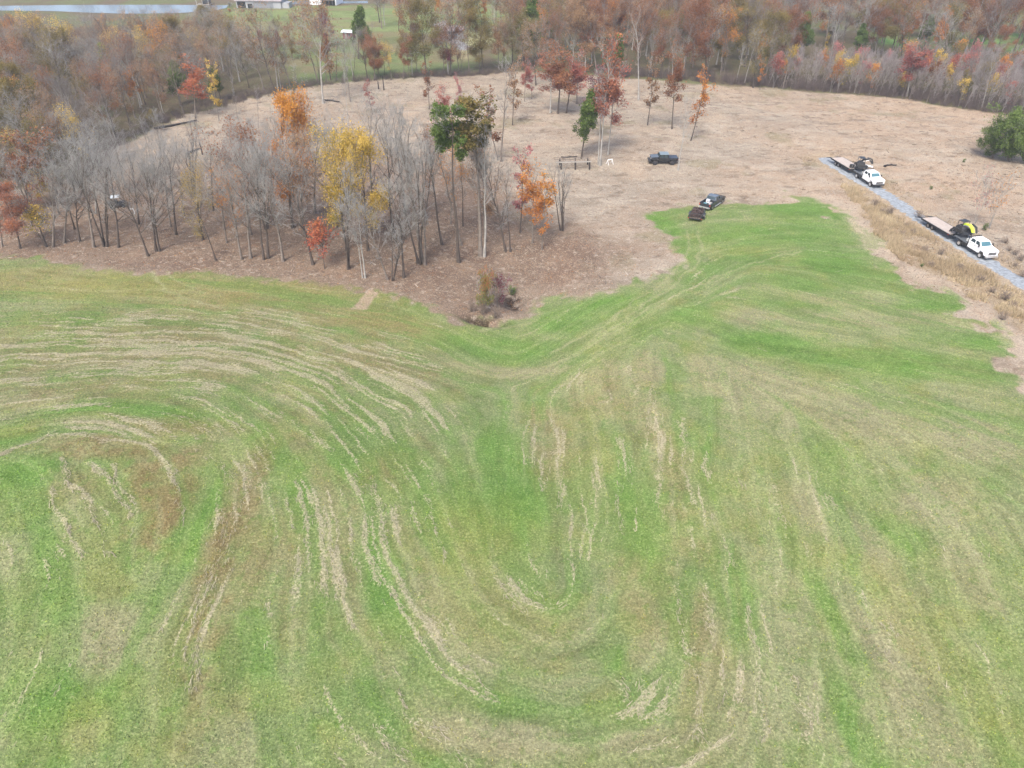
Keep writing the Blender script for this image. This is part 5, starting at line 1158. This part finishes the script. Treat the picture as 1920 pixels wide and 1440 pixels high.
# white crew cab flatbed trucks
def flatbed(label, nose='chrome'):
    r = thing('flatbed_truck', label, 'truck')
    part('chassis', mp['frame'], r, lambda bm: bx(bm, -3.3, 2.6, -.45, .45, .55, .8))
    part('body', mp['white'], r, lambda bm: prism(bm, [(-.72, .62), (1.5, .62), (1.55, .9), (1.75, 1.08), (2.15, 1.08), (2.4, .9), (2.5, .72), (2.92, .72), (2.95, 1.3), (2.8, 1.42), (1.45, 1.52), (-.72, 1.52)], -1.0, 1.0), .08, True)
    cabin(r, -.72, 1.6, -.6, .95, .97, .8, 1.5, 2.1, mp['white'])
    part('grille', mp['plastic'], r, lambda bm: bx(bm, 2.93, 2.99, -.62, .62, .86, 1.24), .02)
    part('grille_bar', mp['chrome'], r, lambda bm: (bx(bm, 2.992, 3.01, -.6, .6, 1.0, 1.03), bx(bm, 2.992, 3.01, -.6, .6, 1.1, 1.13)))
    part('front_bumper', mp[nose], r, lambda bm: bx(bm, 2.9, 3.12, -.98, .98, .5, .76), .05, True)
    for s in (-1, 1):
        part('headlight', mp['headlamp'], r, lambda bm: bx(bm, 2.9, 2.98, s * .8 - .14, s * .8 + .14, .95, 1.2), .02)
        part('running_board', mp['plastic'], r, lambda bm: bx(bm, -.7, 1.45, s * 1.05 - .08, s * 1.05 + .08, .5, .57))
        part('door_line', mp['plastic'], r, lambda bm: [bx(bm, x - .008, x + .008, s * 1.001 - .004, s * 1.001 + .004, .7, 1.46) for x in (-.55, .42, 1.38)])
        part('door_handle', mp['plastic'], r, lambda bm: [bx(bm, x - .09, x + .09, s * 1.012 - .012, s * 1.012 + .012, 1.3, 1.34) for x in (-.4, .56)])
    part('flatbed', mp['bedgrey'], r, lambda bm: (bx(bm, -3.45, -.95, -1.12, 1.12, .98, 1.1), bx(bm, -3.5, -3.45, -1.12, 1.12, .8, 1.1)), .01)
    part('bed_side', mp['frame'], r, lambda bm: [bx(bm, -3.4, -2.75 if i else -.95, s * 1.0 - .1, s * 1.0 + .1, .6, .975) if not i else bx(bm, -1.75, -.97, s * .98 - .12, s * .98 + .12, .55, .972) for s in (-1, 1) for i in (1,)])
    part('headboard', mp['frame'], r, lambda bm: (bx(bm, -.95, -.88, -1.0, 1.0, 1.1, 1.2), bx(bm, -.95, -.88, -1.0, 1.0, 2.05, 2.15), [bx(bm, -.94, -.89, y - .04, y + .04, 1.2, 2.05) for y in (-.95, -.6, -.3, 0, .3, .6, .95)]))
    part('tool_box', mp['tank'], r, lambda bm: bx(bm, -1.55, -1.0, -.7, .5, 1.105, 1.45), .03)
    mirrors(r, 1.35, .98, 1.5)
    wheels(r, [(1.95, -.92), (1.95, .92)], .42, .26, 'chrome'); wheels(r, [(-2.25, -.9), (-2.25, .9)], .42, .42, 'chrome')
    return r
def gooseneck(label):
    r = thing('flatbed_trailer', label, 'trailer')
    # x forward, deck -4.2..2.4, neck platform 2.4..4.6
    part('deck', mp['deck'], r, lambda bm: [bx(bm, -4.2, 2.4, -1.2 + i * .3 + .01, -1.2 + (i + 1) * .3 - .01, .9, .95) for i in range(8)])
    part('frame', mp['frame'], r, lambda bm: ([bx(bm, -4.25, 2.45, s * 1.25 - .045, s * 1.25 + .045, .72, .96) for s in (-1, 1)], [bx(bm, -4.2, 2.4, s * .45 - .06, s * .45 + .06, .6, .88) for s in (-1, 1)], bx(bm, 2.41, 2.5, -1.2, 1.2, .7, .97)))
    part('neck', mp['frame'], r, lambda bm: ([prism(bm, [(2.2, .62), (2.55, .62), (2.95, 1.5), (4.5, 1.5), (4.5, 1.68), (2.85, 1.68)], s * .5 - .07, s * .5 + .07) for s in (-1, 1)], bx(bm, 4.2, 4.4, -.12, .12, 1.15, 1.5)))
    part('neck_platform', mp['frame'], r, lambda bm: bx(bm, 2.9, 4.55, -1.0, 1.0, 1.685, 1.73))
    part('ramp', mp['frame'], r, lambda bm: [(rod(bm, (-4.2, y, .9), (-5.9, y, .5), .05), rod(bm, (-4.2, y + s * .5, .9), (-5.9, y + s * .5, .5), .05), [bx(bm, -4.45 - i * .2, -4.38 - i * .2, min(y, y + s * .5), max(y, y + s * .5), .82 - i * .047, .87 - i * .047) for i in range(7)]) for y, s in ((-1.1, 1), (1.1, -1))])
    part('front_rail', mp['rim'], r, lambda bm: ([rod(bm, (2.45, y, .97), (2.45, y, 1.75), .03) for y in (-1.1, -.4, .4, 1.1)], rod(bm, (2.45, -1.1, 1.75), (2.45, 1.1, 1.75), .035), rod(bm, (2.45, -1.1, 1.35), (2.45, 1.1, 1.35), .03)))
    for s in (-1, 1):
        part('tail_light', mp['red'], r, lambda bm: bx(bm, -4.3, -4.255, s * 1.1 - .1, s * 1.1 + .1, .75, .85))
        part('marker_light', mp['red'], r, lambda bm: bx(bm, 2.0, 2.2, s * 1.305 - .01, s * 1.305 + .01, .78, .86))
    wheels(r, [(-2.6, -.95), (-2.6, .95), (-1.6, -.95), (-1.6, .95)], .38, .4)
    return r
rigs = []
for i, (pr_, pf_, tr0, lb, lbt) in enumerate([
    ((1798, 455), (1858, 491), (1738, 419), 'white crew cab flatbed truck in front on the gravel road, nearest the right edge', 'long flatbed trailer with pale deck behind the near white truck'),
    ((1610, 331), (1646, 354), (1566, 305), 'white crew cab flatbed truck farther back at the start of the gravel road', 'long flatbed trailer with pale deck behind the far white truck')]):
    c_, yaw, L_ = orient(pr_, pf_); print('flatbed', L_, math.degrees(yaw))
    f_ = flatbed(lb, 'chrome' if i == 0 else 'plastic'); place(f_, c_, yaw, .07)
    ux = Vector((math.cos(yaw), math.sin(yaw), 0)); hitch = c_ - ux * 2.3
    tail = P1(*tr0); d = (hitch - tail); yt = math.atan2(d.y, d.x); ut = Vector((math.cos(yt), math.sin(yt), 0))
    cc = hitch - ut * 4.3; g = gooseneck(lbt); place(g, cc, yt, .07); print('trailer len', d.length)
    bpy.context.view_layer.update(); rigs.append(g.matrix_world.copy())
def crane(label, arm_mat, cat_='loader crane'):
    r = thing('loader_crane', label, cat_)
    part('engine_housing', mp['plastic'], r, lambda bm: prism(bm, [(-.75, 0), (.5, 0), (.5, .45), (.2, .85), (-.5, .9), (-.75, .6)], -.7, .35), .06, True)
    part('track_base', mp['rubber'], r, lambda bm: [prism(bm, [(-.9, .02), (.8, .02), (.95, .2), (.8, .4), (-.9, .4), (-1.05, .2)], s * .8 - .13, s * .8 + .13) for s in (-1, 1)], .05)
    part('boom', mp[arm_mat], r, lambda bm: prism(bm, [(-.2, .95), (.1, 1.25), (.9, 1.35), (1.6, 1.0), (1.95, .45), (1.75, .4), (1.4, .85), (.85, 1.12), (.2, 1.05), (-.05, .85)], -.18, .18), .03)
    part('arm', mp['plastic'], r, lambda bm: prism(bm, [(.9, 1.3), (1.7, 1.05), (2.1, .35), (2.2, .45), (1.85, 1.2), (1.0, 1.48)], .28, .48), .03)
    part('hydraulic_ram', mp['chrome'], r, lambda bm: rod(bm, (.1, -.25, .9), (1.1, -.25, 1.12), .05))
    part('mast', mp['frame'], r, lambda bm: (rod(bm, (-.6, -.6, .9), (-.6, -.6, 1.5), .04), rod(bm, (-.6, .5, .9), (-.6, .5, 1.5), .04), rod(bm, (.3, -.6, .8), (.3, -.6, 1.5), .04), rod(bm, (.3, .5, .8), (.3, .5, 1.5), .04), bx(bm, -.66, .36, -.66, .56, 1.5, 1.55)))
    return r
q = crane('black machine with a neon yellow boom riding the neck of the near trailer', 'neon'); on(q, rigs[0], 3.1, 0, 1.735, .1)
q = crane('black machine with a dark boom on the neck of the far trailer', 'plastic'); on(q, rigs[1], 3.2, .1, 1.735, 1.3)
q = thing('spare_part', 'white metal beam sticking out beside the machine on the far trailer', 'beam'); part('beam', mp['white'], q, lambda bm: bx(bm, -.8, .8, -.09, .09, 0, .18), .02); part('flange', mp['white'], q, lambda bm: bx(bm, .8, .85, -.18, .18, -.05, .25)); on(q, rigs[1], 4.0, .95, 1.9, .6)
for k, (x, y) in enumerate([(1.7, -.6), (1.75, .55)]):
    q = thing('tyre_stack', ['black tyre pair strapped at the left front of the far trailer deck', 'black tyre pair strapped at the right front of the far trailer deck'][k], 'tyres')
    for j in range(2): part('tyre', mp['rubber'], q, lambda bm: cyl(bm, (0, 0, .02 + j * .3), .42, .27, 'z', 20), .06, True)
    on(q, rigs[1], x, y, .955)
q = thing('grapple', 'dark steel grapple on the front of the near trailer deck', 'grapple')
part('claw', mp['frame'], q, lambda bm: [prism(bm, [(-.5, .0), (-.3, .5), (.1, .75), (.35, .6), (.1, .5), (-.15, .3), (-.3, 0)], y - .04, y + .04) for y in (-.5, -.2, .1, .4)]); part('head', mp['rim'], q, lambda bm: bx(bm, .1, .45, -.55, .5, .55, .8), .03)
on(q, rigs[0], 1.7, 0, .955)

# wooden rack in the clearing
B0 = P1(1052, 318); B1 = P1(1105, 318)
q = thing('wooden_rack', 'long low wooden platform on dark posts beside the green pine', 'rack'); c_ = (B0 + B1) / 2; q.location = c_; q.rotation_euler = (0, 0, math.atan2(B1.y - B0.y, B1.x - B0.x))
hw = (B1 - B0).length / 2
part('top_board', mp['woodgrey'], q, lambda bm: ([bx(bm, -hw - 1.2, hw + .3, y - .1, y + .1, 1.52, 1.58) for y in (0.05, 1.25, 2.3)], [bx(bm, x - .05, x + .05, .16, 2.19, 1.5, 1.55) for x in np.linspace(-hw, hw, 7)]))
part('edge_beam', mp['pale'], q, lambda bm: bx(bm, -hw - 1.2, hw + .3, -.12, -.055, 1.38, 1.56))
for x, y in ((-hw, 0.03), (0, .03), (hw, .03), (-hw, 2.3), (.3, 2.3), (hw, 2.3)): part('post', mp['wooddark'], q, lambda bm: bx(bm, x - .12, x + .12, y - .08, y + .12, -.2, 1.37))
q = thing('sawhorse', 'white sawhorse right of the wooden rack', 'sawhorse', P1(1143, 308)); q.rotation_euler = (0, 0, .5)
part('top_beam', mp['white'], q, lambda bm: bx(bm, -.55, .55, -.05, .05, .86, .96))
for x in (-.5, .5):
    for s in (-1, 1): part('leg', mp['white'], q, lambda bm: rod(bm, (x, 0, .88), (x + .06 * (1 if x > 0 else -1), s * .42, 0), .035))
# fallen logs, posts, stump
def log(a, b_, r, label):
    A, B_ = P1(*a), P1(*b_); n = 9; rr = np.random.default_rng(int(a[0])); t_ = np.linspace(0, 1, n)[:, None]
    p = np.array(A)[None] * (1 - t_) + np.array(B_)[None] * t_; p[:, :2] += rr.normal(0, .12, (n, 2)); p[:, 2] = hgt(p[:, 0], p[:, 1]) + r * .8
    V_, F_ = tubes(p[None], (np.linspace(r, r * .5, n) * rr.uniform(.8, 1.15, n))[None], 8)
    q = thing('fallen_log', label, 'log'); 
    mobj('trunk', mk_mesh('trunk', V_, F_, [mp['wooddark']], True), q)
    bp_, br_ = spawn(rr, p[None], np.full((1, n), r * .7), 9, .13, 60, 3, .1, .3, .1, .35, .02); V_, F_ = tubes(bp_, br_, 4); mobj('branch_stubs', mk_mesh('branch_stubs', V_, F_, [mp['wooddark']]), q)
log((290, 243), (370, 227), .3, 'long dark fallen log at the left edge of the clearing')
log((608, 189), (636, 192), .25, 'short dark fallen log behind the orange crown')
log((350, 291), (372, 281), .3, 'dark log seen through the twigs above the grove')
log((1050, 297), (1080, 295), .2, 'dark pole lying behind the wooden rack')
log((1658, 313), (1676, 310), .22, 'short dark root log in the bare ground above the gravel road')
for (px_, py_, h, lb) in ((710, 167, 1.9, 'left of two short wooden posts at the back of the clearing'), (720, 169, 3.4, 'right and taller of two wooden posts at the back of the clearing'), (380, 290, 2.4, 'dark broken stump among the twigs at the left')):
    q = thing('wooden_post', lb, 'post', P1(px_, py_)); part('shaft', mp['wooddark'], q, lambda bm: cyl(bm, (0, 0, -.2), .16, h + .2, 'z', 10, r2=.11), 0, True); part('cap', mp['woodgrey'], q, lambda bm: cyl(bm, (0, 0, h + .002), .1, .05, 'z', 8, r2=.05))
# utility vehicle in the grove
q = thing('utility_vehicle', 'small dark utility vehicle with pale teal canopy among the bare trees at left', 'utility vehicle', P1(222, 388), .4)
part('body', mp['plastic'], q, lambda bm: prism(bm, [(-1.2, .4), (1.2, .4), (1.3, .7), (.7, .95), (.3, .7), (-.4, .7), (-.5, .95), (-1.25, .95)], -.65, .65), .05, True)
part('canopy', mp['roofw'], q, lambda bm: bx(bm, -.75, .65, -.65, .65, 1.75, 1.83), .04, True)
for x in (-.7, .75):
    for s_ in (-1, 1): part('roll_bar', mp['frame'], q, lambda bm: rod(bm, (x, s_ * .6, .9), (x * .8, s_ * .6, 1.76), .04))
part('seat', mp['rubber'], q, lambda bm: bx(bm, -.35, .1, -.55, .55, .702, 1.15), .05)
wheels(q, [(-.85, -.62), (-.85, .62), (.85, -.62), (.85, .62)], .32, .24, 'darkrim')
q = thing('marker', 'small white T-shaped marker right of the utility vehicle', 'marker', P1(253, 401)); part('stem', mp['white'], q, lambda bm: bx(bm, -.04, .04, -.04, .04, 0, .8)); part('crossbar', mp['white'], q, lambda bm: bx(bm, -.55, .045, -.045, .045, .802, .9))

# far buildings
def building(name, label, px, py, w_, d_, hw_, hr, wall, roof, yaw=0.0, extra=None):
    b0 = P1(px, py); r = thing(name, label, 'building', b0, yaw); x = w_ / 2
    part('wall', wall, r, lambda bm: prism(bm, [(-x, -.3), (x, -.3), (x, hw_), (-x, hw_)], 0, d_))
    e = .5
    part('roof', roof, r, lambda bm: (hexa(bm, [(-x - e, -e, hw_ - .05), (x + e, -e, hw_ - .05), (x + e, d_ / 2, hw_ + hr), (-x - e, d_ / 2, hw_ + hr), (-x - e, -e, hw_ + .12), (x + e, -e, hw_ + .12), (x + e, d_ / 2, hw_ + hr + .17), (-x - e, d_ / 2, hw_ + hr + .17)]),
         hexa(bm, [(-x - e, d_ / 2, hw_ + hr), (x + e, d_ / 2, hw_ + hr), (x + e, d_ + e, hw_ - .05), (-x - e, d_ + e, hw_ - .05), (-x - e, d_ / 2, hw_ + hr + .17), (x + e, d_ / 2, hw_ + hr + .17), (x + e, d_ + e, hw_ + .12), (-x - e, d_ + e, hw_ + .12)])))
    part('gable', wall, r, lambda bm: [hexa(bm, [(s * (x - .05) - .04, 0.02, hw_), (s * (x - .05) + .04, .02, hw_), (s * (x - .05) + .04, d_ - .02, hw_), (s * (x - .05) - .04, d_ - .02, hw_), (s * (x - .05) - .04, d_ / 2 - .1, hw_ + hr - .05), (s * (x - .05) + .04, d_ / 2 - .1, hw_ + hr - .05), (s * (x - .05) + .04, d_ / 2 + .1, hw_ + hr - .05), (s * (x - .05) - .04, d_ / 2 + .1, hw_ + hr - .05)]) for s in (-1, 1)])
    if extra: extra(r)
    return r
def barn_x(r):
    part('opening', mp['black'], r, lambda bm: (bx(bm, -8.8, -5.4, -.03, -.005, 0, 2.3), bx(bm, -4.6, -2.6, -.03, -.005, 0, 1.6)))
    part('slat_wall', mp['slat'], r, lambda bm: [bx(bm, -2.2 + i * .42, -2.0 + i * .42, -.05, -.008, .1, 2.1) for i in range(20)])
    part('lean_to', mp['siding'], r, lambda bm: bx(bm, 9.4, 12.3, .5, 5, -.3, 2.0))
building('barn', 'long low barn with grey metal roof at the top left field', 486, 15.5, 18.5, 9, 2.6, 1.9, mp['siding'], mp['roof'], -.08, barn_x)
def house_x(r):
    part('porch_post', mp['plastic'], r, lambda bm: [bx(bm, x - .12, x + .12, -1.9, -1.7, -.2, 2.2) for x in (0, 1.6, 3.2, 4.8)])
    part('porch_floor', mp['woodgrey'], r, lambda bm: bx(bm, -.4, 5.4, -2.0, -.02, 2.0, 2.15))
    part('underfloor_shade', mp['black'], r, lambda bm: bx(bm, -.4, 5.2, -.03, -.006, 0, 1.9))  # black sheet paints the shade beneath the raised house
    for x in (-4.2, -2.2, .6, 2.6): part('window', mp['glass'], r, lambda bm: bx(bm, x, x + .9, -.04, -.007, 2.9, 4.0))
building('house', 'white house on stilts, shaded underneath, at the top edge', 606, 9.5, 11.5, 8, 4.6, 2.0, mp['white'], mp['roofw'], -.15, house_x)
q = building('shed', 'small red shed with a pale metal roof in the far meadow', 652, 73, 3.2, 2.6, 2.0, .35, mp['redwall'], mp['roofw'], -.25, lambda r: (part('door', mp['pale'], r, lambda bm: bx(bm, -.9, -.2, -.04, -.006, 0, 1.7)), part('window', mp['glass'], r, lambda bm: bx(bm, .4, 1.1, -.03, -.006, .9, 1.5))))
q = thing('boat_dock', 'covered boat dock with pale blue roof standing in the pond', 'boat dock', tuple(P1(381, 11.0)[:2]) + (.1,)); q.rotation_euler = (0, 0, .05)
part('roof', mp['roofw'], q, lambda bm: prism(bm, [(-2.8, 2.4), (2.8, 2.4), (0, 3.5)], -.5, 4.5)); part('deck', mp['pale'], q, lambda bm: bx(bm, -2.6, 2.6, -.4, 4.2, .15, .4)); part('dark_block', mp['frame'], q, lambda bm: bx(bm, -.2, 2.3, .2, 3.6, .402, 1.5), .3)  # includes a dark box set beneath the dock roof
for x in (-2.4, 0, 2.4): part('post', mp['pale'], q, lambda bm: bx(bm, x - .09, x + .09, -.3, -.12, -.5, 2.39))
q = building('workshop', 'pale metal building half hidden behind the tall tan-leaved tree', 850, 74, 7, 5, 2.6, 1.0, mp['siding'], mp['roof'], .3, lambda r: part('door', mp['slat'], r, lambda bm: bx(bm, -1.3, 1.3, -.04, -.006, 0, 2.2)))
# shrubs near the barn and far power line
for (a, b_, lb) in ((425, 10, 'grey bush beside the pond at the barn'),): T_(a + 5, b_ + 3, a + 5, 3, 'bushbare0', 'shrub', lb, cat_='shrub', sxy=1.4)
T_(430, 22, 430, 16, 'bush0', 'shrub', 'orange brown hedge bush before the barn, left', leaf='orange', cat_='shrub', sxy=2.0)
T_(455, 23, 455, 17, 'bush0', 'shrub', 'orange brown hedge bush before the barn, middle', leaf='rust', cat_='shrub', sxy=2.0)
T_(480, 23, 480, 17, 'bush0', 'shrub', 'olive hedge bush before the barn, right', leaf='olive', cat_='shrub', sxy=2.0)
q = thing('power_line', 'power line crossing behind the woods at the top right', 'power line', (205, 330, 0)); q['label'] = 'power line with pale wires crossing the top right woods'
pts = [(120, 345), (175, 330), (230, 315), (285, 300)]
for x, y in pts: part('pole', mp['woodgrey'], q, lambda bm: (cyl(bm, (x - 205, y - 330, -1), .16, 13, 'z', 8, r2=.11), bx(bm, x - 206.2, x - 203.8, y - 330.08, y - 329.92, 11.0, 11.15)))
def wires(bm):
    for (a, b_) in zip(pts[:-1], pts[1:]):
        for off, zz in ((-1.1, 11.25), (0, 11.25), (1.1, 11.25), (0, 8.5)):
            n = 10
            for i in range(n):
                f0, f1 = i / n, (i + 1) / n; s = lambda f: zz - 3.2 * f * (1 - f)
                rod(bm, (a[0] + (b_[0] - a[0]) * f0 - 205 + off * .3, a[1] + (b_[1] - a[1]) * f0 - 330 + off, s(f0)), (a[0] + (b_[0] - a[0]) * f1 - 205 + off * .3, a[1] + (b_[1] - a[1]) * f1 - 330 + off, s(f1)), .03, 4)
part('wire', mp['chrome'], q, wires)
add_haze()
